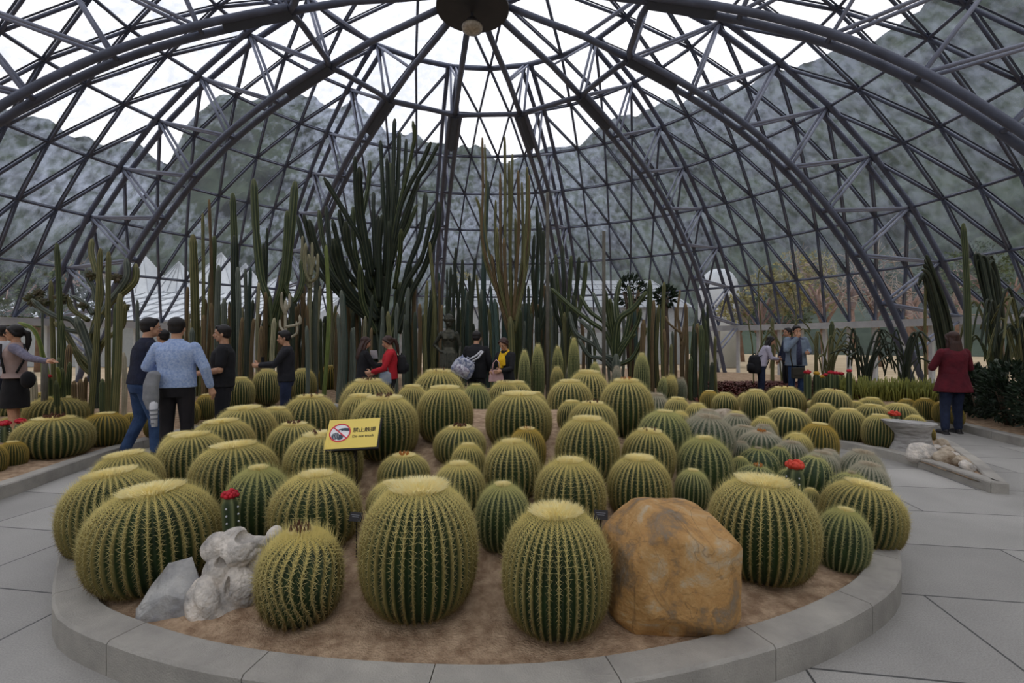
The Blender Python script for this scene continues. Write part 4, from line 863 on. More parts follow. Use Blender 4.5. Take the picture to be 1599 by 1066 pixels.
# --- small rounded cacti along the far edge
for i, (px, yt, w, h, v, lab) in enumerate([(819, 549, 20, 62 , 'G', 'upright oval cactus just right of the woman in a yellow scarf'), (840, 540, 22, 72 , 'G', 'dark oval cactus left of the taller grey pole'), (871, 543, 20, 66, 'G', 'oval green cactus right of the taller grey pole'), (896, 531, 20, 76 , 'G', 'tallest oval cactus between the two grey poles'),
     (870, 573, 24, 50, 'C', 'round golden cactus at the foot of the taller grey pole'), (893, 567, 22, 40, 'W', 'low purplish round cactus between the poles'), (929, 567, 22, 50, 'G', 'round cactus left of the shorter grey pole'), (963, 572, 18, 50, 'W', 'small grey cactus right of the shorter pole, upper'), (960, 586, 18, 34, 'W', 'small grey cactus right of the shorter pole, lower'),
     (1002, 553, 26, 70 , 'G', 'grey green oval cactus above the big budded barrel right of centre'), (1043, 586, 24, 40, 'T', 'brownish leaning cactus behind the right end of the back row'), (1063, 589, 20, 38, 'W', 'grey rounded cactus, rightmost of the far edge oval ones'), (1031, 588, 16, 38, 'G', 'small dark oval cactus squeezed left of the brownish leaning one')]):
    d = 10.35 + (i % 3) * .25; H_ = Z(yt, d) - .12
    barrel(X(px, d), d, .10, w / 2 * d / F / 1.05, H_, v, lab, 'oval cacti at the far path edge', None, (.12 if 'leaning' in lab else 0, 0), seed=900 + i)

# ------------------------------------------------------------ shrubs
leaf_d = mat('dark hedge leaf', (40, 58, 36), 0.55, (26, 40, 28), 6); leaf_y = mat('yellow green twig', (150, 150, 70), 0.7, (108, 114, 54), 5); leaf_g = mat('fresh leaf', (84, 112, 56), 0.6, (60, 88, 44), 5)
leaf_r = mat('red bromeliad leaf', (116, 52, 48), 0.6, (86, 60, 46), 9); bark = mat('bark', (104, 88, 74), 0.9, (78, 66, 56), 6)
def leafball(mb, c, r, n, ll, lw, R, up=.2, flat=.7):
    for _ in range(n):
        v = Vector((R.gauss(0, 1), R.gauss(0, 1), R.gauss(0, 1))).normalized(); p = Vector(c) + Vector((v.x * r[0], v.y * r[1], v.z * r[2])) * R.uniform(.55, 1) ** .6
        t = (v + Vector((R.uniform(-.8, .8), R.uniform(-.8, .8), R.uniform(-.4, .8) + up))).normalized(); s_ = t.cross(Vector((R.uniform(-1, 1), R.uniform(-1, 1), R.uniform(-1, 1)))).normalized()
        l = ll * R.uniform(.7, 1.3); w = lw * R.uniform(.7, 1.2); nn = t.cross(s_) * w * .35
        mb.add([p, p + t * l * .5 + s_ * w, p + t * l, p + t * l * .5 - s_ * w, p + t * l * .5 + nn], [(0, 1, 4), (1, 2, 4), (2, 3, 4), (3, 0, 4)])
def shrub(name, x, y, z, r, n, m, label, group, seed, ll=.09, lw=.022, stem=True):
    R = random.Random(seed); t_ = thing(name, label, 'shrub', (x, y, z), 0, group)
    mb = MB(); leafball(mb, (0, 0, r[2] * 1.05), r, n, ll, lw, R); mb.build('foliage', m, t_)
    if stem:
        mb = MB()
        for q in range(6):
            a = R.uniform(0, 6.28); mb.tube([(math.cos(a) * .03, math.sin(a) * .03, -.03), (math.cos(a) * r[0] * .35, math.sin(a) * r[1] * .35, r[2] * .8), (math.cos(a) * r[0] * .6, math.sin(a) * r[1] * .6, r[2] * 1.5)], [.016, .012, .006], 5)
        mb.build('branches', bark, t_, True)
    return t_
hd = [(7.75, 6.3), (7.75, 7.0), (7.95, 7.7), (8.15, 8.4), (8.5, 9.0), (8.6, 6.6), (8.7, 7.6)]
for i, (x, y) in enumerate(hd):
    shrub('hedge_shrub', x, y, .15, (.37, .36, .42 + .03 * (i % 3)), 1300, leaf_d, 'dark leafy hedge shrub at the right kerb, %s' % ['nearest in the kerb line', 'second nearest in the kerb line', 'middle of the kerb line', 'second farthest in the kerb line', 'farthest in the kerb line', 'nearer of two in the rear line', 'farther of two in the rear line'][i], 'dark hedge shrubs at right', 40 + i, .10, .022)
for i in range(9):
    px = 1312 + i * 18; d = 10.9 - i * .12
    t_ = thing('pencil_shrub', 'yellow green pencil stemmed shrub by the wedge bed, %s from left' % ORD[i], 'shrub', (X(px, d), d, .2), 0, 'yellow green pencil shrubs'); R = random.Random(i + 70); mb = MB()
    for q in range(70):
        a = R.uniform(0, 6.28); rr = R.uniform(0, .22); h = R.uniform(.25, .55); b = Vector((math.cos(a) * rr, math.sin(a) * rr, 0)); o_ = Vector((R.uniform(-.08, .08), R.uniform(-.08, .08), h))
        mb.tube([b - Vector((0, 0, .05)), b + o_ * .6, b + o_], [.012, .011, .006], 5)
        if q % 2: mb.tube([b + o_ * .5, b + o_ * .75 + Vector((R.uniform(-.06, .06), R.uniform(-.06, .06), .05))], .009, 5)
    mb.build('twigs', leaf_y, t_, True)
# mat of low reddish bromeliads: too many leaves to count
mb = MB(); R = random.Random(8)
for q in range(1000):
    px = R.uniform(1090, 1345); d = R.uniform(10.6, 13.2); c = Vector((X(px, d), d, 0)); c.z = outer_h(c.x, c.y) + .01; n = 9
    for k in range(n):
        a = k * 2 * PI / n + R.uniform(-.3, .3); l = R.uniform(.08, .17); e = Vector((math.cos(a), math.sin(a), 0)); s_ = Vector((-e.y, e.x, 0)) * .018
        mb.add([c - s_ * .6, c + s_ * .6, c + e * l * .6 + s_ + Vector((0, 0, l * .6)), c + e * l + Vector((0, 0, l * .7)), c + e * l * .6 - s_ + Vector((0, 0, l * .6))], [(0, 1, 2, 4), (4, 2, 3)])
mb.build('bromeliads', leaf_r, None, kind='stuff', label='low carpet of reddish rosette leaves behind the wedge bed', category='plants')
# dark rosette trees behind the sprawling cactus
for (px, py, r, lab) in [(985, 455, 22, 'dark leafed little tree behind the pale sprawling cactus'), (1040, 462, 14, 'small dark rosette tree just right of the green column right of centre')]:
    d = 12.4; c = W3(px, py, d); t_ = thing('succulent_tree', lab, 'tree', (c.x, d, .2)); mb = MB(); R = random.Random(px); rr = r * d / F
    leafball(mb, (0, 0, c.z - .2), (rr, rr, rr * 1.1), 260, .13, .035, R); mb.build('foliage', leaf_d, t_); mb = MB()
    for q in range(5): mb.tube([(0, 0, -.05), (R.uniform(-.1, .1), 0, c.z * .5), (R.uniform(-rr, rr) * .7, R.uniform(-rr, rr) * .7, c.z - .2)], [.05, .04, .02], 6)
    mb.build('trunk', bark, t_, True)
# ------------------------------------------------------------ trees outside
leaf_o = [mat('outside leaf green', (84, 98, 58), 0.8, (56, 70, 42), 1.2), mat('outside leaf yellow', (156, 146, 80), 0.8, (112, 112, 62), 1.2), mat('outside leaf dark', (62, 80, 56), 0.8, (44, 58, 44), 1.2)]
pale_b = mat('pale bare branch', (150, 138, 122), 0.8, (118, 106, 92), 3); trunk_o = mat('pinkish trunk', (150, 122, 108), 0.9, (112, 92, 80), 2)
def tree(px, d, h, rad, m, label, seed, trunk=trunk_o, bare=0, n=1400):
    R = random.Random(seed); x = X(px, d); t_ = thing('tree', label, 'tree', (x, d, -.05), 0, 'trees outside the glass'); mb = MB()
    lean = R.uniform(-.5, .5); mb.tube([(0, 0, 0), (lean * .4, 0, h * .4), (lean, .1, h * .75)], [h * .035, h * .028, h * .015], 8)
    tips = []
    for q in range(9):
        a = R.uniform(0, 6.28); s0 = Vector((lean * .7, 0, h * R.uniform(.35, .6))); e = Vector((lean + math.cos(a) * rad * .8, math.sin(a) * rad * .8, h * R.uniform(.6, .95))); mb.tube([s0, s0.lerp(e, .5) + Vector((R.uniform(-.3, .3), 0, .3)), e], [h * .015, h * .01, h * .004], 6); tips.append(e)
    mb.build('trunk', trunk, t_, True)
    if not bare:
        mb = MB()
        for e in tips: leafball(mb, e, (rad * .5, rad * .5, rad * .4), n // 9, .22, .09, R)
        mb.build('foliage', m, t_)
    else:
        mb = MB()
        for e in tips:
            for q in range(bare):
                p = e.copy(); P = [p.copy()]; v = Vector((R.uniform(-1, 1), R.uniform(-1, 1), R.uniform(-.5, 1))).normalized()
                for k in range(4): v = (v + Vector((R.uniform(-.7, .7), R.uniform(-.7, .7), R.uniform(-.5, .7)))).normalized(); p = p + v * rad * .22; P.append(p.copy())
                mb.tube(P, [.035, .03, .024, .016, .008], 5)
        mb.build('bare_branches', pale_b, t_, True)
TR = [(1185, 26, 5.2, 2.0, 1, 'yellow leafed tree outside above the backpack woman', 0), (1240, 30, 6.4, 2.2, 1, 'taller yellow tree outside behind the man in the blazer', 0), (1205, 24, 3.4, 1.5, 0, 'small green tree outside beside the white domed roof', 0), (1160, 25, 3.2, 1.3, 0, 'green bushy tree outside right of the white domed roof', 0),
      (1290, 24, 5.5, 2.2, 0, 'pale bare branched tree outside with a pinkish trunk, left of two', 5), (1370, 25, 5.8, 2.6, 0, 'pale bare branched tree outside left of the big right truss', 6), (1330, 30, 6.5, 2.6, 2, 'dark tree outside behind the pale bare branched ones', 0), (1420, 29, 6.0, 2.6, 2, 'dark green tree outside right of the pale bare branched ones', 0),
      (1450, 23, 4.2, 1.8, 0, 'bare twisted tree outside above the head of the woman in dark red', 4), (1500, 28, 6.8, 2.8, 2, 'dark tree outside behind the tall green column at right', 0), (1560, 26, 6.4, 2.6, 0, 'green tree outside near the right picture edge', 0), (1130, 36, 5.4, 2.4, 2, 'dark tree outside behind the white domed roof', 0),
      (60, 27, 5.6, 2.4, 2, 'dark tree outside at the far left above the low wall', 0), (20, 24, 5.0, 2.0, 0, 'pale leafed tree outside at the left picture edge', 0), (120, 44, 9.5, 3.2, 0, 'bare branched tree on the slope behind the left truss', 5), (460, 46, 8.5, 3.4, 0, 'bright green tree outside right of the pointed gables', 0), (760, 46, 7.6, 3.0, 1, 'pale autumn tree outside behind the statue', 0)]
TD = [24, 34, 29, 39, 26, 31, 46, 38, 23, 52, 27, 55, 25, 22, 50, 56, 58]
for i, (px, d, h, rad, mi, lab, bare) in enumerate(TR): q_ = TD[i] / d; d = TD[i]; h *= q_; rad *= min(q_, 1.15) * .85; tree(px, d, h, rad, leaf_o[mi], lab, 300 + i, bare=bare)
# ------------------------------------------------------------ people
skin = mat('skin', (206, 160, 130), 0.55, (188, 140, 112), 30); hair_m = mat('black hair', (34, 28, 28), 0.5, (22, 18, 20), 60, stretch=(1, 1, .1)); hair_b = mat('dark brown hair', (72, 46, 38), 0.5, (48, 30, 26), 60, stretch=(1, 1, .1))
BAKE = []
def remesh(o, vox, sm=6, fac=.5):
    m = o.modifiers.new('r', 'REMESH'); m.mode = 'VOXEL'; m.voxel_size = vox; m.use_smooth_shade = True
    s_ = o.modifiers.new('s', 'SMOOTH'); s_.factor = fac; s_.iterations = sm
    BAKE.append(o); return o
def limb(mb, P, r, n=12, sq=None):
    """rounded limb through joints"""
    P = [Vector(p) for p in P]; pts, rr = [], []
    for i in range(len(P) - 1):
        for q in range(5): t = q / 5; pts.append(P[i].lerp(P[i + 1], t)); rr.append(r[i] * (1 - t) + r[i + 1] * t)
    pts.append(P[-1]); rr.append(r[-1]); mb.tube(pts, rr, n, sq=sq)
    mb.ball(P[0], r[0] * .98, 10, 6); mb.ball(P[-1], r[-1] * .98, 10, 6)
    for i in range(1, len(P) - 1): mb.ball(P[i], r[i] * 1.01, 10, 6)
def V3(t): return Vector(t)
def hand(mb, wrist, d, palm_n, curl, side):
    """palm and five separate fingers; d = direction of the hand, palm_n = palm normal"""
    d = V3(d).normalized(); n = V3(palm_n); n = (n - d * n.dot(d)).normalized(); s_ = d.cross(n).normalized() * side
    w = V3(wrist); mb.tube([w, w + d * .035, w + d * .075, w + d * .09], [.027, .036, .04, .034], 10, sq=None)
    k = w + d * .082
    for i, (l, o) in enumerate([(.066, .030), (.074, .011), (.069, -.009), (.053, -.027)]):
        b = k + s_ * o; dirs = d; P = [b - d * .01]; p = b.copy()
        for j in range(3):
            a = curl * (.35 + .5 * j); dd = (d * math.cos(a) + n * math.sin(a) + s_ * o * 1.5).normalized(); p = p + dd * l * (.42, .33, .25)[j]; P.append(p.copy())
        mb.tube(P, [.0095, .009, .0085, .0072], 8); mb.ball(P[-1], .0072, 8, 5)
    b = w + d * .025 + s_ * .03; p1 = b + (d * .5 + s_ * .75 + n * .25).normalized() * .035; p2 = p1 + (d * .85 + s_ * .25 + n * .35).normalized() * .03; p3 = p2 + (d * .95 + n * .3).normalized() * .022
    mb.tube([b - s_ * .012, p1, p2, p3], [.014, .012, .0105, .008], 8); mb.ball(p3, .008, 8, 5)
def person(label, x, y, rz, h=1.70, z=0.0, sh_l=None, arm_l=((-.25, .02, 1.12), (-.24, .12, .88)), arm_r=((.25, .02, 1.12), (.24, .12, .88)), leg_l=((-.10, .02, .48), (-.11, -.02, .07)), leg_r=((.10, .02, .48), (.11, -.02, .07)),
           top=None, top_len=.86, top_w=1.0, sleeve=1.0, bottom=None, skirt=False, shoes=None, hair='short', hairm=None, turn=0.0, nod=0.0, lean=0.0, hips=1.0, build=1.0, flare=0.0, curl=.6, hl=(None, None), hr=(None, None), glasses=False, collar=None, bands=None):
    k = h / 1.70; hairm = hairm or hair_m
    T = thing('person', label, 'person', (x, y, z), rz); T.scale = (k, k, k)
    def L(p):                                    # lean forward above the hips
        p = V3(p); 
        if lean and p.z > .9: a = lean * (p.z - .9); return Vector((p.x, p.y + a * 1.0, p.z - a * a * .5))
        return p
    b = build
    body = MB()
    # torso
    secs = [(0, 0, .80, .15, .10), (0, 0, .88, .165 * hips, .115), (0, 0, .97, .155 * hips, .11), (0, .005, 1.08, .135 * b, .10 * b), (0, .005, 1.2, .15 * b, .11 * b), (0, 0, 1.31, .165 * b, .11 * b), (0, -.01, 1.39, .14, .085), (0, -.012, 1.435, .075, .06)]
    body.rings([(L((q[0], q[1], q[2])).x, L((q[0], q[1], q[2])).y, L((q[0], q[1], q[2])).z, q[3], q[4]) for q in secs], 16)
    nk = L((0, -.012, 1.41)); hd = L((0, .015, 1.585)); hd = hd + Vector((0, nod * .06, -abs(nod) * .02))
    limb(body, [nk, nk.lerp(hd, .45) + Vector((0, -.005, 0)), hd + Vector((0, -.02, -.03))], [.06, .052, .055])
    RT = Matrix.Translation(hd) @ Matrix.Rotation(turn, 4, 'Z') @ Matrix.Rotation(-nod * .6, 4, 'X')
    def H(v): return RT @ Vector(v)
    R3 = RT.to_3x3()
    body.ball(H((0, -.005, .028)), (.077, .094, .088), 16, 12, R3)                 # skull
    body.ball(H((0, .022, -.045)), (.056, .062, .072), 14, 10, R3)                 # face and jaw
    body.ball(H((0, .055, -.092)), (.024, .020, .018), 10, 6, R3)                  # chin
    body.ball(H((0, .078, .018)), (.052, .014, .014), 10, 6, R3)                   # brow
    for s_ in (-1, 1): body.ball(H((s_ * .036, .062, -.028)), (.02, .018, .018), 8, 6, R3); body.ball(H((s_ * .078, -.005, -.015)), (.010, .018, .031), 8, 6, R3)
    body.tube([H((0, .082, .012)), H((0, .099, -.018)), H((0, .104, -.031))], [.009, .012, .014], 8); body.ball(H((0, .098, -.034)), (.017, .013, .009), 8, 6, R3)
    body.ball(H((0, .082, -.062)), (.022, .011, .009), 8, 6, R3)
    # limbs
    SL, SR = L((-.168 * b, -.01, 1.36)), L((.168 * b, -.01, 1.36))
    AL = [SL] + [V3(p) for p in arm_l]; AR = [SR] + [V3(p) for p in arm_r]
    limb(body, AL, [.05 * b, .041 * b, .027]); limb(body, AR, [.05 * b, .041 * b, .027])
    LL = [Vector((-.088, 0, .88))] + [V3(p) for p in leg_l]; LR = [Vector((.088, 0, .88))] + [V3(p) for p in leg_r]
    limb(body, LL, [.085, .056, .038]); limb(body, LR, [.085, .056, .038])
    dl = hl[0] or (AL[2] - AL[1]); dr = hr[0] or (AR[2] - AR[1])
    hand(body, AL[2], dl, hl[1] or (1, .2, 0), curl, -1 if not hl[1] else -1); hand(body, AR[2], dr, hr[1] or (-1, .2, 0), curl, 1)
    bo = remesh(body.build('body', skin, T), .0065, 3, .4)
    # face details
    em = mat('eye white', (230, 226, 220), 0.3); im = mat('iris dark', (34, 24, 20), 0.2); lm_ = mat('lips', (168, 96, 88), 0.5)
    for s_ in (-1, 1):
        mb = MB(); mb.ball(H((s_ * .031, .076, -.004)), (.0125, .007, .0065), 10, 6, R3); e = mb.build('eye', em, T, True); mb = MB(); mb.ball(H((s_ * .031, .0815, -.004)), (.0055, .003, .0055), 8, 6, R3); mb.build('iris', im, e, True)
        mb = MB(); mb.tube([H((s_ * .015, .09, .016)), H((s_ * .033, .089, .021)), H((s_ * .05, .078, .015))], [.003, .004, .002], 6); mb.build('eyebrow', hairm, T, True)
    mb = MB(); mb.tube([H((-.022, .084, -.062)), H((0, .094, -.061)), H((.022, .084, -.062))], [.003, .007, .003], 8); mb.build('mouth', lm_, T, True)
    if glasses:
        mb = MB()
        for s_ in (-1, 1): mb.ball(H((s_ * .034, .092, -.004)), (.029, .006, .021), 14, 8, R3); mb.tube([H((s_ * .06, .08, .002)), H((s_ * .08, 0, .0))], .003, 5)
        mb.tube([H((-.01, .096, 0)), H((.01, .096, 0))], .003, 5); mb.build('sunglasses', mat('black lens', (16, 16, 20), 0.15), T, True)
    # hair
    hm_ = MB()
    hm_.ball(H((0, -.018, .045)), (.087, .098, .086), 18, 12, R3); hm_.ball(H((0, -.04, -.005)), (.078, .07, .07), 16, 10, R3)
    if hair == 'short':
        hm_.ball(H((0, .045, .09)), (.058, .04, .03), 12, 8, R3)
        for s_ in (-1, 1): hm_.ball(H((s_ * .07, -.012, .02)), (.016, .045, .035), 10, 6, R3)
    if hair in ('long', 'pony', 'bun'):
        for s_ in (-1, 1): hm_.tube([H((s_ * .02, .07, .088)), H((s_ * .066, .045, .06)), H((s_ * .082, .0, .0)), H((s_ * .076, -.03, -.05))], [.016, .024, .024, .02], 8)
    if hair == 'long':
        hm_.tube([H((0, -.05, .02)), H((0, -.075, -.08)), H((0, -.085, -.2)), H((0, -.09, -.32)), H((0, -.088, -.38))], [.07, .075, .08, .062, .03], 14, sq=(1.25, .55))
        for s_ in (-1, 1): hm_.tube([H((s_ * .07, -.01, 0)), H((s_ * .078, -.02, -.12)), H((s_ * .085, -.03, -.25))], [.026, .032, .02], 8)
    if hair == 'pony': hm_.tube([H((0, -.1, .03)), H((0, -.145, .01)), H((.01, -.155, -.1)), H((.015, -.14, -.22)), H((.015, -.13, -.30))], [.03, .035, .038, .028, .01], 10)
    if hair == 'bun': hm_.ball(H((0, -.115, -.01)), (.05, .045, .05), 12, 8, R3)
    remesh(hm_.build('hair', hairm, T), .008, 2, .4)
    # clothes: follow the body a little outside it
    if top:
        c = MB(); g = .022 * top_w; lo = top_len; fl = flare
        S2 = [(0, 0, lo, .165 * hips + g + .01 + fl, .115 + g + fl * .6), (0, 0, (lo + .98) / 2, .16 * hips + g + .01 + fl * .5, .115 + g + fl * .3), (0, 0, 1.0, .155 * max(b, hips * .97) + g, .11 * b + g), (0, .005, 1.12, .146 * b + g, .108 * b + g), (0, .005, 1.24, .158 * b + g, .116 * b + g), (0, 0, 1.33, .168 * b + g * .8, .112 * b + g * .6), (0, -.01, 1.395, .145 + g * .4, .085 + g * .4), (0, -.012, 1.445, .078, .066)]
        S2 = [(L(q[:3]).x, L(q[:3]).y, L(q[:3]).z, q[3], q[4]) for q in S2]; c.rings(S2, 22)
        for A_ in (AL, AR):
            e = A_[1].lerp(A_[2], .88) if sleeve >= 1 else (A_[0].lerp(A_[1], .75) if sleeve == .4 else A_[1].lerp(A_[2], .1))
            if sleeve >= 1: limb(c, [A_[0], A_[1], e], [.056 * b + g * .25, .047 * b + g * .3, .034 + g * .35])
            elif sleeve > 0: limb(c, [A_[0], A_[0].lerp(e, .6), e], [.066 * b, .062 * b, .058 * b])
        remesh(c.build('top', top, T), .0085, 4, .5)
    if collar:
        c = MB(); c.rings([(L((0, -.012, 1.425)).x, L((0, -.012, 1.425)).y, L((0, 0, 1.425)).z, .078, .068), (L((0, -.012, 1.46)).x, L((0, -.012, 1.46)).y, L((0, 0, 1.46)).z, .07, .062)], 20); c.build('collar', collar, T, True)
    if bands:
        c = MB()
        for A_ in (AL, AR):
            for f, hw in ((.30, .02), (.62, .012)): p, q = A_[0].lerp(A_[1], f - hw), A_[0].lerp(A_[1], f + hw * 2); c.tube([p, q], .0735 * b, 14)
        c.build('sleeve_band', bands, T, True)
    if bottom:
        c = MB()
        if skirt: c.rings([(0, 0, .48, .2, .16), (0, 0, .7, .2, .155), (0, 0, .88, .18 * hips, .13), (0, 0, 1.0, .15 * hips, .115)], 24)
        else:
            c.rings([(0, 0, .79, .155 * hips, .112), (0, 0, .88, .178 * hips, .128), (0, 0, 1.0, .162 * hips, .118)], 20)
            for A_ in (LL, LR): limb(c, [A_[0] + Vector((0, 0, -.02)), A_[1], A_[1].lerp(A_[2], .93)], [.098 * hips, .072, .058])
        remesh(c.build('skirt' if skirt else 'trousers', bottom, T), .0085, 3, .5)
    sm_ = shoes or mat('dark shoe', (38, 36, 38), 0.5)
    for A_ in (LL, LR):
        a = A_[2]; c = MB(); c.ball((a.x, a.y - .01, max(.045, a.z - .03)), (.042, .055, .05), 12, 8); c.ball((a.x * 1.05, a.y + .09, a.z - .035), (.045, .10, .034), 14, 8); c.box((a.x * 1.03, a.y + .055, a.z - .058), (.08, .25, .022)); remesh(c.build('shoe', sm_, T), .008, 2, .4)
    return T, H
denim = mat('blue denim', (62, 88, 128), 0.85, (40, 60, 96), 7, 0.5, 20); denim_d = mat('dark denim', (40, 50, 78), 0.85, (28, 36, 58), 7, 0.5, 20)
blackc = mat('black cloth', (34, 34, 38), 0.85, (24, 24, 28), 6, 0.5, 14); navy = mat('navy knit', (32, 38, 60), 0.9, (24, 28, 46), 9, 0.6, 20); stripe = mat('blue grey band', (92, 106, 140), 0.9)
ltblue = mat('light blue cotton', (182, 200, 232), 0.8, (140, 164, 214), 45, 0.8, 9); redc = mat('red cloth', (196, 34, 46), 0.8, (166, 24, 38), 6, 0.6, 12); maroon = mat('dark red cloth', (104, 26, 40), 0.85, (80, 18, 32), 6, 0.9, 9)
taupe = mat('taupe cloth', (172, 150, 144), 0.85, (156, 134, 128), 6, 0.6, 10); yellowc = mat('yellow scarf cloth', (240, 196, 30), 0.8, (222, 170, 20), 8, 0.8, 14); blazer = mat('grey blue blazer', (128, 142, 158), 0.85, (112, 126, 144), 8, 0.5, 14); lilac = mat('pale lilac cotton', (204, 198, 214), 0.85, (182, 176, 196), 8, 0.6, 12); beige = mat('beige cotton', (168, 150, 124), 0.85, (140, 124, 102), 8)
whitec = mat('white cotton', (222, 222, 226), 0.85, (200, 202, 210), 8, .5, 14); greyc = mat('grey stripe cloth', (128, 130, 138), 0.85)
def face(dx, dy): return math.atan2(-dx, dy)      # turn the local +Y to the direction (dx, dy)
# woman with sunglasses, far left
P1, H1 = person('woman in black sunglasses and a taupe tunic over grey sleeves at the far left edge', X(24, 6.6), 6.6, face(-.8, -.62), 1.57, top=taupe, top_len=.92, sleeve=0, flare=.03, bottom=blackc, skirt=True, hair='pony', glasses=True, turn=.0,
   arm_l=((-.35, -.19, 1.22), (-.50, -.40, 1.17)), arm_r=((.26, .08, 1.14), (.18, .28, 1.12)), z=.13, hl=((-.6, -.8, .05), (0, 0, -1)))
mb = MB(); limb(mb, [(-.178, -.01, 1.365), (-.35, -.19, 1.22), (-.49, -.385, 1.175)], [.07, .055, .042]); limb(mb, [(.178, -.01, 1.365), (.26, .08, 1.14), (.19, .25, 1.12)], [.07, .055, .042]); remesh(mb.build('sleeves', mat('grey plaid cloth', (136, 132, 150), 0.85, (104, 102, 122), 24), P1), .009, 3)
mb = MB(); mb.tube([(-.06, .14, 1.42), (-.14, .13, 1.25), (-.2, .08, 1.0)], .014, 8); mb.tube([(-.06, -.10, 1.42), (-.16, -.12, 1.2), (-.2, -.04, 1.0)], .014, 8); mb.build('bag_strap', blackc, P1, True)
bg = thing('handbag', 'black shoulder bag at the hip of the woman in sunglasses', 'bag', (X(44, 6.5), 6.5, .98)); mb = MB(); mb.ball((0, 0, -.02), (.07, .09, .12)); remesh(mb.build('bag_body', blackc, bg), .01, 6)
person('dark haired person half cut off at the left edge behind the sunglasses woman', X(3, 7.5), 7.5, face(-1, .2), 1.60, top=whitec, bottom=denim_d, hair='short', z=.13)
person('man in a navy sweater with grey blue sleeve bands and blue jeans', X(221, 6.12), 6.12, face(.55, .83), 1.78, top=navy, top_len=.90, bottom=denim, hair='short', bands=stripe, collar=navy, build=1.04, lean=.12,
   arm_l=((-.27, .10, 1.12), (-.15, .34, 1.10)), arm_r=((.27, .08, 1.12), (.16, .33, 1.12)), leg_l=((-.13, .04, .47), (-.17, -.12, .07)), leg_r=((.12, .10, .48), (.14, .10, .07)), turn=-.2)
person('man with only head and shoulder visible between the navy sweater and the light blue shirt', X(255, 8.2), 8.2, face(-1, .15), 1.68, top=beige, bottom=denim_d, hair='short')
PB, HB = person('man in a patterned light blue shirt and black trousers seen from behind', X(276, 5.75), 5.75, face(-.3, .95), 1.755, top=ltblue, top_len=.90, top_w=1.3, bottom=mat('black trousers', (38, 34, 38), 0.8, (28, 26, 30), 6, .5, 12), hair='short', collar=ltblue, build=1.08, turn=-.1,
   arm_l=((-.30, .02, 1.14), (-.20, .22, 1.08)), arm_r=((.29, -.02, 1.12), (.33, .06, .88)), hr=((.25, .1, -.95), (-1, .2, 0)))
mb = MB(); mb.rings([(0, 0, .975, .172, .128), (0, 0, 1.005, .17, .126)], 30); mb.build('belt', mat('black leather', (20, 18, 20), 0.35), PB, True)
jk = thing('jacket', 'grey and white striped jacket hanging over the arm of the man in light blue', 'jacket', (X(241, 5.52), 5.52, 1.12))
mb = MB(); mb.tube([(0, .02, .0), (.0, 0, -.02), (-.02, -.02, -.14), (-.03, -.01, -.30), (-.02, 0, -.42)], [.05, .075, .085, .09, .06], 14, sq=(1, .7)); remesh(mb.build('body_cloth', mat('grey jacket cloth', (148, 150, 154), 0.85, (122, 124, 130), 7, .7, 10), jk), .009, 3)
mb = MB(); mb.tube([(.0, -.01, -.3), (.01, -.02, -.44), (.02, -.02, -.62)], [.05, .04, .03], 12); sl = mb.build('sleeve', whitec, jk, True); mb = MB()
for q in range(4): zz = -.42 - q * .05; mb.tube([(.012, -.02, zz), (.013, -.02, zz - .018)], .048 - q * .004, 12)
mb.build('stripes', greyc, sl)
person('man in a black t-shirt with bare forearms talking, facing left', X(349, 6.6), 6.6, face(-.9, -.42), 1.70, top=blackc, top_len=.86, sleeve=.4, bottom=mat('black jeans', (32, 32, 38), 0.85), hair='short', build=1.12, hips=1.05,
   arm_l=((-.25, .02, 1.10), (-.12, .30, 1.04)), arm_r=((.26, .04, 1.10), (.14, .32, 1.05)), turn=.0)
cup = thing('paper_cup', 'small white paper cup held by the man in the black t-shirt', 'cup', (X(322, 6.5), 6.5, 1.03)); mb = MB(); mb.tube([(0, 0, -.05), (0, 0, .05)], [.028, .038], 18); mb.build('cup_body', whitec, cup, True); mb = MB(); mb.tube([(0, 0, .05), (0, 0, .062)], .04, 18); mb.build('lid', greyc, cup)
person('man all in black raising a phone, standing before the golden barrels, facing left', X(447, 7.8), 7.8, face(-.9, -.4), 1.66, top=mat('charcoal top', (40, 40, 46), 0.85, (30, 30, 36), 7, .5, 14), top_len=.86, bottom=denim_d, hair='short', nod=.3,
   arm_l=((-.20, .18, 1.14), (-.06, .40, 1.13)), arm_r=((.20, .18, 1.14), (.07, .40, 1.14)), curl=1.0)
ph = thing('phone', 'dark phone in the hands of the man all in black', 'phone', (X(410, 7.8), 7.8, 1.16)); mb = MB(); mb.box((0, 0, 0), (.012, .075, .15)); mb.build('case', mat('phone black', (20, 20, 24), .3), ph); mb = MB(); mb.box((.0065, 0, 0), (.001, .068, .135)); mb.build('screen', mat('phone screen', (30, 34, 44), .1), ph)
person('long haired woman in a black coat reading a white sheet', X(568, 9.0), 9.0, face(.75, .55), 1.58, top=blackc, top_len=.60, flare=.05, bottom=blackc, hair='long', hairm=hair_b, nod=.4, collar=whitec, arm_l=((-.22, .14, 1.10), (-.10, .33, 1.14)), arm_r=((.22, .14, 1.10), (.08, .34, 1.14)))
pp = thing('leaflet', 'white sheet in the hands of the long haired woman in black', 'paper', (X(584, 8.98), 8.98, Z(553, 9))); mb = MB(); mb.box((0, 0, 0), (.13, .004, .17), Matrix.Rotation(.4, 3, 'X')); mb.build('sheet', whitec, pp)
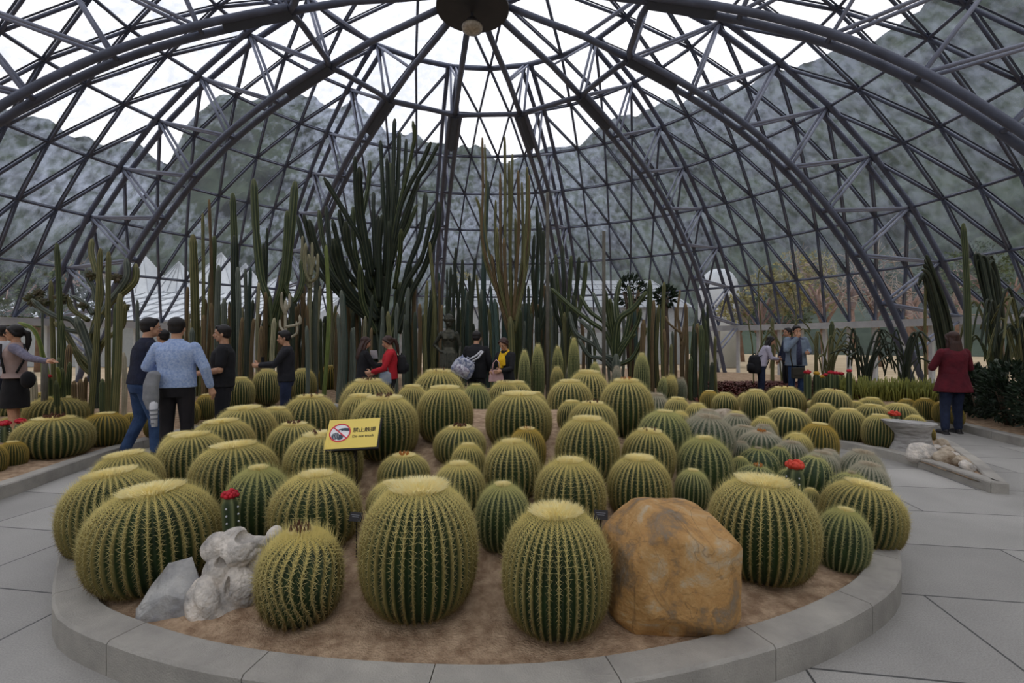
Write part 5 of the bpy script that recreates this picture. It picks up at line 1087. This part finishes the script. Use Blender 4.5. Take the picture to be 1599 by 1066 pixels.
person('woman in a bright red jacket with a ponytail and black trousers facing left', X(609, 8.6), 8.6, face(-.95, -.28), 1.59, top=redc, top_len=.88, top_w=1.3, bottom=blackc, hair='pony', hairm=hair_b, nod=.5, arm_l=((-.22, .12, 1.08), (-.10, .34, 1.02)), arm_r=((.22, .10, 1.08), (.12, .30, .98)))
def backpack(label, px, d, py, m, w=.30, h=.40, dp=.18, rz=0, pat=None):
    t_ = thing('backpack', label, 'backpack', (X(px, d), d, Z(py, d)), rz); mb = MB(); mb.rings([(0, 0, -h / 2, w * .4, dp * .42), (0, 0, -h * .3, w * .5, dp * .5), (0, 0, h * .1, w * .48, dp * .48), (0, 0, h * .4, w * .38, dp * .38), (0, 0, h * .5, w * .2, dp * .2)], 18); remesh(mb.build('bag_body', m, t_), .011, 3)
    mb = MB(); mb.rings([(0, -dp * .35, -h * .38, w * .34, dp * .3), (0, -dp * .38, -.02, w * .34, dp * .3), (0, -dp * .3, .03, w * .25, dp * .2)], 14); mb.build('pocket', pat or m, t_, True)
    for s_ in (-1, 1): mb = MB(); mb.tube([(s_ * w * .25, dp * .3, h * .42), (s_ * w * .32, dp * .75, h * .5), (s_ * w * .36, dp * 1.25, h * .2), (s_ * w * .34, dp * .8, -h * .3), (s_ * w * .3, dp * .3, -h * .42)], .014, 8); mb.build('strap', m, t_, True)
    mb = MB(); mb.tube([(-.04, 0, h * .48), (-.03, 0, h * .58), (.03, 0, h * .58), (.04, 0, h * .48)], .009, 6); mb.build('handle', m, t_, True)
    return t_
backpack('black backpack on the woman in the red jacket', 627, 8.72, 568, blackc, .28, .34, .2, face(-.95, -.1))
tb = thing('tote_bag', 'blue grey bag carried low by the woman in the red jacket', 'bag', (X(602, 8.4), 8.4, Z(588, 8.4))); mb = MB(); mb.tube([(0, 0, -.14), (0, 0, -.1), (0, 0, .06), (0, 0, .1)], [.07, .11, .1, .05], 14, sq=(1, .45)); remesh(mb.build('bag_body', mat('blue grey cloth', (120, 136, 156), .8, (160, 164, 172), 12), tb), .01, 3)
mb = MB(); mb.tube([(-.05, 0, .08), (-.03, 0, .2), (.03, 0, .2), (.05, 0, .08)], .008, 6); mb.build('handle', greyc, tb, True)
person('short haired man in a black jacket with a patterned bag on his back', X(744, 9.0), 9.0, face(.2, .98), 1.68, top=blackc, top_len=.82, top_w=1.4, bottom=blackc, hair='short', build=1.08, collar=blackc, nod=.2)
pb = backpack('white and blue patterned bag slung behind the man in the black jacket', 724, 8.74, 573, mat('patterned cloth', (214, 216, 226), .8, (86, 96, 132), 16, detail=2), .42, .34, .2, 0, mat('patterned cloth b', (224, 224, 230), .8, (120, 104, 130), 20, detail=2)); pb.rotation_euler = (0, .5, 0)
mb = MB(); mb.tube([(0, .03, .14), (.10, .0, .30), (.14, .05, .42)], .018, 8); mb.tube([(.06, .03, .14), (.15, .0, .28), (.17, .05, .42)], .018, 8); mb.build('shoulder_strap', whitec, pb, True)
PY, HY = person('woman in a black coat with a bright yellow scarf looking down', X(789, 8.7), 8.7, face(-.55, -.83), 1.56, top=blackc, top_len=.66, flare=.04, bottom=blackc, hair='bun', hairm=hair_b, nod=.8, arm_l=((-.22, .10, 1.10), (-.12, .32, 1.06)), arm_r=((.22, .10, 1.10), (.10, .32, 1.04)))
mb = MB(); mb.tube([(-.08, .0, 1.42), (0, -.08, 1.45), (.085, .0, 1.42), (.05, .09, 1.36), (-.06, .10, 1.36), (-.08, 0, 1.42)], .034, 10); mb.tube([(.03, .11, 1.36), (.02, .15, 1.24), (-.01, .155, 1.1)], [.04, .055, .045], 10, sq=(1, .5)); mb.tube([(-.03, .11, 1.36), (-.05, .15, 1.26), (-.07, .155, 1.15)], [.04, .05, .04], 10, sq=(1, .5)); remesh(mb.build('scarf', yellowc, PY), .009, 3)
hb = thing('handbag', 'pale pink handbag with long handles held by the woman in the yellow scarf', 'bag', (X(775, 8.45), 8.45, Z(584, 8.45))); mb = MB(); mb.rings([(0, 0, -.13, .14, .05), (0, 0, .0, .12, .05), (0, 0, .08, .10, .035)], 16); remesh(mb.build('bag_body', mat('pink leather', (206, 170, 168), .6, (190, 152, 152), 8), hb), .01, 3)
for s_ in (-1, 1): mb = MB(); mb.tube([(-.07, s_ * .03, .06), (-.05, s_ * .03, .2), (0, s_ * .02, .26), (.05, s_ * .03, .2), (.07, s_ * .03, .06)], .008, 8); mb.build('handle', mat('pink leather', (206, 170, 168)), hb, True)
person('black haired woman in a pale shirt and jeans near the right wall', X(1188, 11.6), 11.6, face(.93, -.25), 1.50, top=lilac, bottom=denim_d, hair='long', nod=.5, z=.15, lean=.3, arm_l=((-.2, .22, 1.08), (-.08, .42, 1.06)), arm_r=((.2, .22, 1.08), (.08, .42, 1.06)), curl=1.0)
backpack('black backpack on the black haired woman in a pale shirt', 1178, 11.55, 568, blackc, .34, .44, .24, face(.95, .2))
PZ, HZ = person('man in a grey blazer and dark checked shirt with a hand at his mouth', X(1243, 11.2), 11.2, face(-.1, -1), 1.72, top=mat('dark checked shirt', (48, 52, 78), .8, (76, 80, 104), 30), bottom=denim, hair='short', z=.15, arm_l=((-.27, .02, 1.10), (-.13, .27, 1.08)), arm_r=((.27, .14, 1.14), (.05, .16, 1.42)), hr=((-.5, .1, .8), (0, -1, 0)), curl=1.1, nod=.3)
mb = MB(); limb(mb, [(-.185, -.01, 1.365), (-.27, .02, 1.10), (-.145, .245, 1.082)], [.082, .07, .055]); limb(mb, [(.185, -.01, 1.365), (.27, .14, 1.14), (.07, .16, 1.39)], [.082, .07, .055])
mb.rings([(0, -.005, .78, .235, .165), (0, -.005, 1.0, .21, .155), (0, -.005, 1.2, .215, .155), (0, -.01, 1.34, .205, .135), (0, -.02, 1.43, .09, .08)], 20); o = remesh(mb.build('blazer', blazer, PZ), .009, 3)
mb = MB(); mb.rings([(0, .135, .80, .07, .034), (0, .135, 1.1, .065, .034), (0, .115, 1.36, .05, .03), (0, .08, 1.43, .03, .02)], 12); mb.build('shirt_front', MATS['dark checked shirt'], PZ, True)
cb = thing('crossbody_bag', 'dark green bag hanging at the front of the man in the grey blazer', 'bag', (X(1246, 10.98), 10.98, Z(582, 10.98))); mb = MB(); mb.box((0, 0, 0), (.28, .09, .26)); remesh(mb.build('bag_body', mat('dark green canvas', (58, 56, 48), .8), cb), .011, 5); mb = MB(); mb.tube([(-.12, 0, .12), (-.16, .03, .45), (-.08, .1, .72)], .014, 8); mb.build('strap', MATS['dark green canvas'], cb, True)
mb = MB(); mb.box((0, -.05, .03), (.24, .012, .14)); mb.build('flap', MATS['dark green canvas'], cb)
person('man facing left half hidden behind the man in the grey blazer', X(1231, 12.4), 12.4, face(-1, 0), 1.70, top=denim_d, bottom=blackc, hair='short', z=.15)
person('long haired woman in a dark red coat seen from behind on the right path', X(1488, 7.75), 7.75, face(.15, .98), 1.635, top=maroon, top_len=.70, flare=.055, top_w=1.35, bottom=denim_d, hair='long', hairm=hair_b, build=1.06, hips=1.1,
   arm_l=((-.28, .05, 1.10), (-.14, .28, 1.10)), arm_r=((.28, .05, 1.10), (.15, .28, 1.12)), leg_l=((-.12, .0, .48), (-.16, -.06, .07)), leg_r=((.10, .06, .48), (.10, .04, .07)))
# bronze statue
bronze = mat('dark bronze', (84, 82, 70), 0.45, (54, 56, 50), 8, .5, 20, metal=.6)
d = 10.45; st = thing('statue', 'dark bronze statue of a woman with a high headdress and one hand on her hip', 'statue', (X(701, d), d, .1))
mb = MB(); mb.rings([(0, 0, 0, .3, .26), (0, 0, .30, .28, .24), (0, 0, .31, .24, .2), (0, 0, .36, .24, .2)], 20); mb.build('plinth', mat('dark plinth stone', (84, 80, 72), .8, (66, 62, 56), 8), st)
mb = MB(); o_ = .34
mb.rings([(0, 0, o_ + .0, .2, .16), (0, 0, o_ + .3, .19, .15), (0, 0, o_ + .62, .2, .15), (0, 0, o_ + .8, .18, .13), (0, 0, o_ + .93, .125, .095), (0, 0, o_ + 1.05, .14, .105), (0, 0, o_ + 1.17, .165, .11), (0, 0, o_ + 1.25, .14, .085), (0, 0, o_ + 1.30, .07, .06)], 20)
limb(mb, [(0, 0, o_ + 1.27), (0, 0, o_ + 1.38)], [.05, .048]); mb.ball((0, -.01, o_ + 1.45), (.078, .09, .1), 14, 10)
for s_ in (-1, 1): mb.ball((s_ * .07, -.1, o_ + 1.12), (.058, .05, .055), 12, 8)
limb(mb, [(-.17, 0, o_ + 1.22), (-.32, .02, o_ + .98), (-.17, -.06, o_ + .84)], [.055, .042, .03]); limb(mb, [(.17, 0, o_ + 1.22), (.25, .0, o_ + .95), (.24, -.08, o_ + .72)], [.055, .042, .03])
mb.ball((0, -.095, o_ + 1.44), (.014, .02, .02), 8, 6); hand(mb, (-.18, -.06, o_ + .84), (.8, -.3, -.2), (0, 0, -1), .5, 1); hand(mb, (.24, -.08, o_ + .72), (0, -.2, -1), (-1, 0, 0), .5, 1)
remesh(mb.build('figure', bronze, st), .009, 3)
mb = MB(); mb.tube([(0, .0, o_ + 1.47), (0, 0, o_ + 1.52), (0, 0, o_ + 1.54), (0, 0, o_ + 1.60), (0, 0, o_ + 1.64), (0, 0, o_ + 1.66)], [.09, .12, .095, .105, .06, .02], 18)
for k in range(10): a = k * .628; mb.ball((.115 * math.cos(a), .115 * math.sin(a), o_ + 1.53), .024, 8, 5)
mb.build('headdress', bronze, st, True)
mb = MB(); mb.tube([(.11 * math.cos(k * .393), .075 * math.sin(k * .393) - .01, o_ + 1.27 - .03 * math.cos((k * .393) + 1.57)) for k in range(17)], .014, 6); mb.build('necklace', bronze, st, True)
mb = MB()
for k in range(28): a = k * 2 * PI / 28; mb.tube([(.185 * math.cos(a), .14 * math.sin(a), o_ + .8), (.205 * math.cos(a), .165 * math.sin(a), o_ + .4), (.21 * math.cos(a), .17 * math.sin(a), o_ + .02)], .014, 5)
mb.build('skirt_folds', bronze, st, True)
# ------------------------------------------------------------ rocks
rock_t = bpy.data.materials.new('tan weathered rock'); t = NT(rock_t); b = t.N('ShaderNodeBsdfPrincipled', i_Roughness=.75); t.L(b.outputs[0], t.out.inputs[0]); tc = t.N('ShaderNodeTexCoord')
n1 = t.N('ShaderNodeTexNoise', i_Scale=4.6, i_Detail=10, i_Roughness=.68, i_Distortion=.5); t.L(tc.outputs['Object'], n1.inputs[0]); r1 = t.N('ShaderNodeValToRGB'); t.L(n1.outputs[0], r1.inputs[0]); cr = r1.color_ramp
cr.elements[0].position = .30; cr.elements[0].color = (*lin((128, 122, 112)), 1); cr.elements[1].position = .72; cr.elements[1].color = (*lin((226, 214, 196)), 1)
for p, c in ((.40, (146, 118, 84)), (.47, (182, 138, 82)), (.54, (192, 152, 98)), (.62, (188, 168, 138))): e = cr.elements.new(p); e.color = (*lin(c), 1)
n3 = t.N('ShaderNodeTexNoise', i_Scale=40, i_Detail=5); t.L(tc.outputs['Object'], n3.inputs[0]); bp = t.N('ShaderNodeBump', i_Strength=.6, i_Distance=.015); t.L(n3.outputs[0], bp.inputs['Height']); t.L(bp.outputs[0], b.inputs['Normal'])
vo = t.N('ShaderNodeTexNoise', i_Scale=1.6, i_Detail=3, i_Distortion=1.5); t.L(tc.outputs['Object'], vo.inputs[0]); ab = t.N('ShaderNodeMath', operation='SUBTRACT', i_1=.5); t.L(vo.outputs[0], ab.inputs[0]); ab2 = t.N('ShaderNodeMath', operation='ABSOLUTE'); t.L(ab.outputs[0], ab2.inputs[0]); mrr = t.N('ShaderNodeMapRange'); mrr.inputs['From Max'].default_value = .005; mrr.inputs['To Min'].default_value = .55; t.L(ab2.outputs[0], mrr.inputs[0])
mx = t.N('ShaderNodeMix', data_type='RGBA'); t.L(mrr.outputs[0], mx.inputs[0]); mx.inputs[6].default_value = (*lin((92, 74, 54)), 1); t.L(r1.outputs[0], mx.inputs[7]); t.L(mx.outputs[2], b.inputs['Base Color'])
rock_w = mat('pale limestone', (236, 226, 214), 0.7, (164, 160, 156), 9, 1.0, 40); rock_g = mat('grey limestone', (196, 194, 190), 0.75, (138, 138, 140), 5, .8, 22); rock_b = mat('buff limestone', (206, 192, 172), .8, (140, 122, 100), 7, .8, 22)
def rocky(V0, seed, amp, freq):
    A = np.array([tuple(v) for v in V0]); n = np.zeros(len(A)); f = freq; a = 1.0
    for o in range(4):
        n += a * (vnoise(A[:, 0] * f + A[:, 2] * f * .7 + seed, A[:, 1] * f - A[:, 2] * f * .6 + seed * 2, seed + o) - .5); f *= 2.1; a *= .5
    return n * amp
def boulder(name, c, r, m, label, seed, planes=9, amp=.1, cat='rock', group=None, sub=48, rot=0, cut=.82, extra=None):
    """faceted boulder: an ellipsoid cut by planes and roughened"""
    R = random.Random(seed); pl = []
    for _ in range(planes):
        v = Vector((R.gauss(0, 1), R.gauss(0, 1), R.gauss(0, .8))).normalized(); pl.append((v, R.uniform(cut, 1.0)))
    if extra: pl += [(Vector(v).normalized(), dd) for v, dd in extra]
    V = []; n, mm = sub, sub // 2
    for i in range(mm + 1):
        p = -PI / 2 + PI * i / mm
        for k in range(n):
            tt = 2 * PI * k / n; e = max(math.cos(p), .01); v = Vector((e * math.cos(tt), e * math.sin(tt), math.sin(p)))
            s_ = 1.12
            for pn, dd in pl:
                q = v.dot(pn)
                if q > 1e-3: s_ = min(s_, dd / q)
            V.append(v * s_)
    dn = rocky(V, seed, amp, 2.5); V = [Vector((v.x * (1 + q) * r[0], v.y * (1 + q) * r[1], v.z * (1 + q) * r[2])) for v, q in zip(V, dn)]
    Fc = [(i * n + k, i * n + (k + 1) % n, (i + 1) * n + (k + 1) % n, (i + 1) * n + k) for i in range(mm) for k in range(n)]
    o = link(name, mesh(name, V, Fc, m, True), None, c, label=label, category=cat); o.rotation_euler = (0, 0, rot)
    if group: o['group'] = group
    return o
# big tan boulder
d = 2.36; boulder('boulder', (X(1046, d), d, .11 + .25), (.335, .27, .315), rock_t, 'big smooth orange tan boulder at the front of the round bed', 21, 6, .05, 'boulder', sub=110, cut=.92, extra=[((0, -1, .08), .80), ((.1, 0, 1), .90), ((-1, -.15, .1), .86), ((1, -.1, -.05), .88), ((-.75, -.2, .75), .88), ((.75, 0, .62), .96), ((.2, -.6, 1), .93), ((0, 0, -1), .8), ((.8, -.8, 0), .98), ((-.8, -.8, -.2), .96)])
# pale pierced rock: remeshed from lumps with hollows
def lumps(name, label, c, L, m, holes, vox, cat='rock', seed=1, amp=.02, group=None):
    mb = MB()
    R = random.Random(seed)
    for (p, r) in L: 
        k0 = len(mb.V); mb.ball((0, 0, 0), r, 40, 28, Euler((R.uniform(-.4, .4), R.uniform(-.4, .4), R.uniform(0, 3))).to_matrix())
        vs = [Vector(v) for v in mb.V[k0:]]; dn = rocky(vs, seed + k0, amp * 7, 14); dn = dn - .9 * np.maximum(0, dn - .06); mb.V[k0:] = [tuple(v * (1 + q) + Vector(p)) for v, q in zip(vs, dn)]
    o = mb.build(name, m, None); o.location = c; o['label'] = label; o['category'] = cat
    if group: o['group'] = group
    remesh(o, vox, 2, .3)
    for (p, r) in holes:
        hb_ = MB(); hb_.ball(p, r, 20, 14); ho = bpy.data.objects.new('cutter', mesh('cutter', hb_.V, hb_.F)); ho.location = c; COL.objects.link(ho); bo_ = o.modifiers.new('b', 'BOOLEAN'); bo_.operation = 'DIFFERENCE'; bo_.object = ho; CUT.append(ho)
    return o
CUT = []
d = 2.52
lumps('pierced_rock', 'pale weathered limestone with a round hollow, beside the shaggy amber barrel cactus', (X(362, d), d, .12), [((.03, 0, .25), (.13, .09, .085)), ((-.07, -.02, .27), (.07, .065, .07)), ((.10, .03, .20), (.08, .07, .09)), ((.14, .03, .28), (.08, .04, .035)), ((.20, .05, .32), (.05, .035, .03)), ((-.02, -.03, .15), (.09, .07, .10)), ((-.05, -.12, .03), (.10, .09, .13)), ((-.01, -.12, -.02), (.12, .09, .08)), ((.09, -.06, .06), (.09, .08, .13)), ((.01, .0, .325), (.06, .045, .035)), ((-.06, 0, .31), (.05, .05, .03))], rock_w, [((.0, -.09, .225), (.036, .06, .028)), ((.085, -.02, .33), (.045, .06, .035)), ((.05, -.13, .12), (.02, .06, .05))], .006, seed=5, amp=.05)
slab_pts = [(-.19, -.05, 0), (-.10, .03, .20), (.0, .05, .22), (.07, .0, .12), (.08, -.07, .05), (.06, -.10, -.05), (-.14, -.12, -.05), (-.20, -.02, -.05), (.08, .08, -.05), (-.03, -.09, .10), (-.12, -.09, .05)]
import bmesh
bm = bmesh.new(); [bm.verts.new(p) for p in slab_pts]; bmesh.ops.convex_hull(bm, input=bm.verts); bmesh.ops.subdivide_edges(bm, edges=bm.edges, cuts=5, use_grid_fill=True)
A_ = [v.co.copy() for v in bm.verts]; dn = rocky(A_, 9, .05, 8)
for v, q in zip(bm.verts, dn): v.co += v.co.normalized() * float(q) * .5
me = bpy.data.meshes.new('slab_rock'); bm.to_mesh(me); bm.free(); me.materials.append(rock_g)
o = link('slab_rock', me, None, (X(290, 2.45), 2.45, .13), label='grey angular slab of rock lying left of the pierced pale limestone', category='rock'); o.scale = (1.1, 1.1, 1.0)
# pale trumpet shaped rock and rubble at the tip of the wedge bed
d = 6.1
tp = MB(); prof = [(0, .27, .2), (.05, .245, .18), (.13, .205, .16), (.22, .20, .15), (.29, .24, .17), (.345, .315, .19), (.375, .34, .19)]
n = 40; V = []
for (z, a, b_) in prof:
    for k in range(n): th = 2 * PI * k / n; V.append((a * math.cos(th) * (1 + .06 * math.sin(3 * th + z * 4)) - (.07 * max(0, z - .2) / .2), b_ * math.sin(th), z - .02 * math.cos(th) * (z > .3) + (.0)))
tp.add(V, [(i * n + k, i * n + (k + 1) % n, (i + 1) * n + (k + 1) % n, (i + 1) * n + k) for i in range(len(prof) - 1) for k in range(n)] + [tuple(range((len(prof) - 1) * n, len(prof) * n)), tuple(range(n))[::-1]])
o = tp.build('trumpet_rock', mat('silvery banded rock', (190, 188, 186), .7, (138, 134, 130), 5, .7, 14, stretch=(1, 1, 5)), None, True); o.location = (X(1426, d), d, .09); o['label'] = 'silvery grey flat topped rock flaring like a trumpet in the wedge bed'; o['category'] = 'rock'; remesh(o, .012, 3)
boulder('pale_rock', (X(1436, 5.72), 5.72, .15), (.20, .11, .11), rock_w, 'smooth whitish rock lying at the foot of the flaring silvery rock', 44, 7, .06, rot=.2)
R = random.Random(6); RUB = []
for q in range(400):
    px = R.uniform(1438, 1522); d = R.uniform(4.95, 6.35); x = X(px, d)
    r = R.uniform(.05, .10)
    if dist_poly(x, d, WQ) < .12 + r * .7 or math.hypot(x - X(1426, 6.1), d - 6.1) < .30 or math.hypot(x - X(1436, 5.72), d - 5.72) < .22 or any(math.hypot(x - b[1], d - b[2]) < (r + b[3]) * .78 for b in RUB): continue
    RUB.append((px, x, d, r))
RUB = sorted(RUB[:34])
for i, (px, x, d, r) in enumerate(RUB):
    boulder('rubble_stone', (x, d, .09 + r * .5), (r, r * .85, r * R.uniform(.6, .95)), (rock_b, rock_w, rock_b)[i % 3], 'rough buff stone in the rubble at the wedge bed tip, %s from left' % ORD[i], 60 + i, 12, .10, group='rubble stones at the tip of the wedge bed', sub=26, rot=i, cut=.55)
for i, (px, py, d, r, m, lab) in enumerate([(1137, 604, 9.0, (.22, .2, .12), rock_t, 'rounded tan boulder at the rear left of the wedge bed, upper'), (1130, 610, 8.5, (.2, .18, .11), rock_b, 'rounded pale boulder at the rear left of the wedge bed, lower'), (505, 612, 9.6, (.12, .1, .1), rock_b, 'small buff stone on the gravel before the golden barrels'), (522, 614, 9.7, (.10, .1, .07), rock_g, 'small grey stone on the gravel behind the budded barrel'), (493, 608, 9.9, (.08, .08, .06), rock_g, 'smallest grey stone left of the buff one before the golden barrels')]):
    boulder('round_rock', (X(px, d), d, .13 + r[2] * .5), r, m, lab, 80 + i, 6, .06, sub=26)
# ------------------------------------------------------------ yellow sign
sy = mat('yellow sign face', (250, 224, 118), .45, (246, 218, 108), 2); sb = mat('black sign board', (30, 27, 30), .5); sr = mat('sign red', (214, 52, 70), .5); sw = mat('sign white', (238, 238, 242), .5); sk = mat('sign ink', (72, 62, 40), .6); sg = mat('sign picture dark', (62, 74, 88), .6)
dS = 3.35; sx = X(551, dS); sz = Z(676, dS); gS = round_h(sx, dS)
sg_t = thing('warning_sign', 'yellow sign on a black post warning not to touch the cacti', 'sign', (sx, dS, gS))
Rm = Euler((math.radians(-38), math.radians(0), math.radians(-4))).to_matrix()   # leans back, turned a little
hgt = sz - gS; TW, TH = .355, .232
FR = Matrix.Translation((0, 0, hgt)) @ Euler((0, math.radians(-2.5), math.radians(3))).to_matrix().to_4x4() @ Matrix.Rotation(math.radians(48), 4, 'X')   # face plane: local x right, y up the board, z to viewer
def onb(o, x=0, y=0, z=0, sc=1): o.parent = sg_t; o.matrix_local = FR @ Matrix.Translation((x, y, z)) @ Matrix.Scale(sc, 4); return o
mb = MB(); mb.box((0.004, -.004, -.012), (TW + .014, TH + .014, .02)); onb(mb.build('backing_board', sb), 0, 0, 0)
mb = MB(); mb.box((0, 0, 0), (TW, TH, .004)); fpo = onb(mb.build('face_plate', sy), 0, 0, 0)
def onf(o, x=0, y=0, z=0, sc=1, sh=0): o.parent = fpo; o.matrix_local = Matrix.Translation((x, y, z)) @ Matrix.Scale(sc, 4); return o
def disc(r0, r1, z, n=48): 
    V = [(r * math.cos(2 * PI * k / n), r * math.sin(2 * PI * k / n), zz) for r in (r0, r1) for zz in (0, z) for k in range(n)]
    F_ = [(n + k, n + (k + 1) % n, 3 * n + (k + 1) % n, 3 * n + k) for k in range(n)] + [(2 * n + k, 3 * n + k, 3 * n + (k + 1) % n, 2 * n + (k + 1) % n) for k in range(n)]
    return V, F_
mb = MB(); mb.tube([(0, 0, 0), (0, 0, .001)], .068, 48); onf(mb.build('symbol_ground', sw), -.088, .008, .002)
mb = MB(); mb.add(*disc(.064, .073, .002)); onf(mb.build('red_ring', sr), -.088, .008, .003)
mb = MB(); mb.box((0, 0, .002), (.132, .0085, .0015), Matrix.Rotation(math.radians(-42), 3, 'Z')); onf(mb.build('red_bar', sr), -.088, .008, .003)
mb = MB()                                                     # little cacti
for (cx, cy, rx, ry) in ((-.028, -.026, .027, .028), (.004, -.036, .023, .022)):
    mb.add([(cx + rx * math.cos(a * PI / 12), cy + ry * math.sin(a * PI / 12), .0012) for a in range(24)], [tuple(range(24))])
onf(mb.build('printed_cacti', sg), -.088, .008, .0025)
mb = MB()
for cx, cy, rx, ry in ((-.028, -.026, .027, .028),):
    for q in range(-2, 3): mb.tube([(cx + q * .010, cy - .022, .0018), (cx + q * .0115, cy, .0018), (cx + q * .006, cy + .025, .0018)], .0008, 4)
onf(mb.build('cactus_lines', sw), -.088, .008, .0025)
mb = MB(); mb.add([(x, y, .0014) for x, y in [(.066, .022), (.060, .034), (.030, .037), (.004, .034), (-.014, .024), (-.018, .018), (-.010, .018), (.0, .023), (.008, .018), (.006, .010), (.014, .012), (.020, .017), (.040, .012), (.064, .010)]], [tuple(range(14))]); onf(mb.build('printed_hand', sg), -.088, .008, .0025)
TXT = []
def text(s_, size, x, y, name, m, bold=False, shear=0):
    c = bpy.data.curves.new(name, 'FONT'); c.body = s_; c.size = size; c.extrude = .0004; c.align_x = 'CENTER'; c.align_y = 'CENTER'; c.offset = .0006 if bold else 0; c.shear = shear; c.materials.append(m)
    o = bpy.data.objects.new(name, c); COL.objects.link(o); onf(o, x, y, .0028); TXT.append(o); return o
text('\u7981\u6b62\u89e6\u6478', .040, .077, .022, 'chinese_lettering', sk, True); text('Do not touch', .0265, .075, -.026, 'english_lettering', sk, True)
mb = MB(); mb.tube([(0.01, .04, -.05), (0.01, .03, hgt * .5), (0.01, .012, hgt - .01)], .014, 10); mb.build('post', sb, sg_t, True)
# small black plant labels
for i, (px, py, d, z_, lab, up) in enumerate([(938, 803, 2.62, 0, 'small black plant label with white lettering left of the big boulder', 0), (556, 806, 2.75, 0, 'small black plant label between the two golden barrels below the yellow sign', 0)]):
    zg = round_h(X(px, d), d); t_ = thing('plant_label', lab, 'label', (X(px, d), d, zg), -.2); zc = Z(py, d) - zg; mb = MB(); mb.box((0, 0, zc), (.075, .006, .05), Matrix.Rotation(-.5, 3, 'X')); pl_ = mb.build('plate', sb, t_)
    mb = MB()
    for q in range(3): mb.box((0, -.005 + q * .001, zc + .012 - q * .011), (.05 - q * .01, .001, .0028), Matrix.Rotation(-.5, 3, 'X'))
    mb.build('lettering_lines', greyc, pl_); mb = MB(); mb.tube([(0, .008, -.04), (0, .008, zc)], .004, 6); mb.build('stake', sb, t_)
# ------------------------------------------------------------ grafted cacti with coloured heads
rh = mat('crimson grafted head', (206, 36, 52), .6, (160, 20, 40), 20); oh = mat('orange red grafted head', (226, 84, 60), .6, (200, 60, 46), 20); pkh = mat('pink red grafted head', (214, 48, 72), .6, (190, 30, 56), 20); yh = mat('yellow grafted head', (222, 180, 60), .6, (200, 150, 50), 20)
def graft(px, yt, d, hw, m, label, zg, group=None, sw_=.5, lean=0):
    """three-sided green stock carrying a knobbly coloured head; hw = head width in the picture"""
    x = X(px, d); zt = Z(yt, d); r = hw / 2 * d / F; t_ = thing('grafted_cactus', label, 'cactus', (x, d, zg), 0, group); h = zt - zg
    V, Fc, A = stem_mesh([(lean, 0, -.05), (lean * .5, 0, (h - r) * .5), (0, 0, max(h - r * 1.3, .05))], r * .95, 4, int(px), amp=.35, knots=0, taper=-.1); st_ = link('stock', mesh('stock', V, Fc, CM['green'], True, A), t_)
    if hw > 14:
        mb = MB(); hh = max(h - r * 1.3, .05)
        for k in range(4):
            a = k * PI / 2 + .0
            for q in range(9): zz = hh * (.1 + .1 * q); mb.ball((lean * (1 - zz / hh) + r * .93 * math.cos(a), r * .93 * math.sin(a), zz), .006, 6, 4)
        mb.build('areoles', whitec, st_)
    mb = MB(); R = random.Random(int(px)); c = Vector((0, 0, h - r * .75))
    mb.ball(c, (r * .8, r * .8, r * .5), 12, 8)
    for q in range(34): v = Vector((R.gauss(0, 1), R.gauss(0, 1), abs(R.gauss(0, .6)) - .1)).normalized(); mb.ball(c + Vector((v.x * r * .78, v.y * r * .78, v.z * r * .55)), r * R.uniform(.2, .3), 8, 6)
    mb.build('grafted_head', m, t_, True); return t_
graft(360, 763, 2.72, 25, rh, 'crimson headed grafted cactus on a dotted green stem, front left of the round bed', round_h(X(360, 2.72), 2.72), lean=.02)
graft(1240, 716, 3.35, 27, oh, 'orange red headed grafted cactus among the small barrels at right', round_h(X(1240, 3.35), 3.35))
graft(1374, 634, 7.0, 12, pkh, 'pink red headed grafted cactus in the wedge bed, left of the pair', .25); graft(1396, 640, 6.75, 16, oh, 'orange headed grafted cactus in the wedge bed, right of the pair', .2)
graft(8, 655, 5.9, 16, rh, 'crimson headed grafted cactus at the left edge, left of the pair', .14, None); graft(33, 652, 5.9, 15, rh, 'crimson headed grafted cactus at the left edge, right of the pair', .14)
graft(76, 584, 7.4, 9, rh, 'small red headed grafted cactus behind the left barrels', .14)
for i, (px, yt, hw, m) in enumerate([(1261, 577, 11, rh), (1275, 579, 10, yh), (1289, 582, 9, rh), (1297, 578, 9, rh), (1305, 579, 9, pkh), (1313, 580, 9, rh), (1326, 576, 8, pkh), (1283, 585, 8, yh), (1303, 586, 8, rh)]):
    graft(px, yt, 10.6 + (i % 3) * .25, hw, m, '%s headed grafted cactus in the row by the man in the blazer, %s from left' % ({'crimson grafted head': 'red', 'yellow grafted head': 'yellow', 'pink red grafted head': 'pink'}[m.name], ORD[i]), .2, 'grafted cacti in the distant row')
# loose pebbles on the round bed, countable but tiny
R = random.Random(3); 
# ------------------------------------------------------------ fix modifiers and lettering into plain meshes
bpy.context.view_layer.update(); dg = bpy.context.evaluated_depsgraph_get()
new = [(o, bpy.data.meshes.new_from_object(o.evaluated_get(dg), depsgraph=dg)) for o in BAKE]
for o, me in new:
    o.modifiers.clear(); mats_ = [m for m in o.data.materials]; o.data = me
    if len(me.materials) == 0:
        for m in mats_: me.materials.append(m)
    if len(me.polygons): me.polygons.foreach_set('use_smooth', [True] * len(me.polygons))
for o in CUT: bpy.data.objects.remove(o, do_unlink=True)
for o in TXT:
    me = bpy.data.meshes.new_from_object(o.evaluated_get(dg), depsgraph=dg); n_ = link(o.name + '_mesh', me, o.parent); n_.matrix_local = o.matrix_local.copy(); nm = o.name; bpy.data.objects.remove(o, do_unlink=True); n_.name = nm
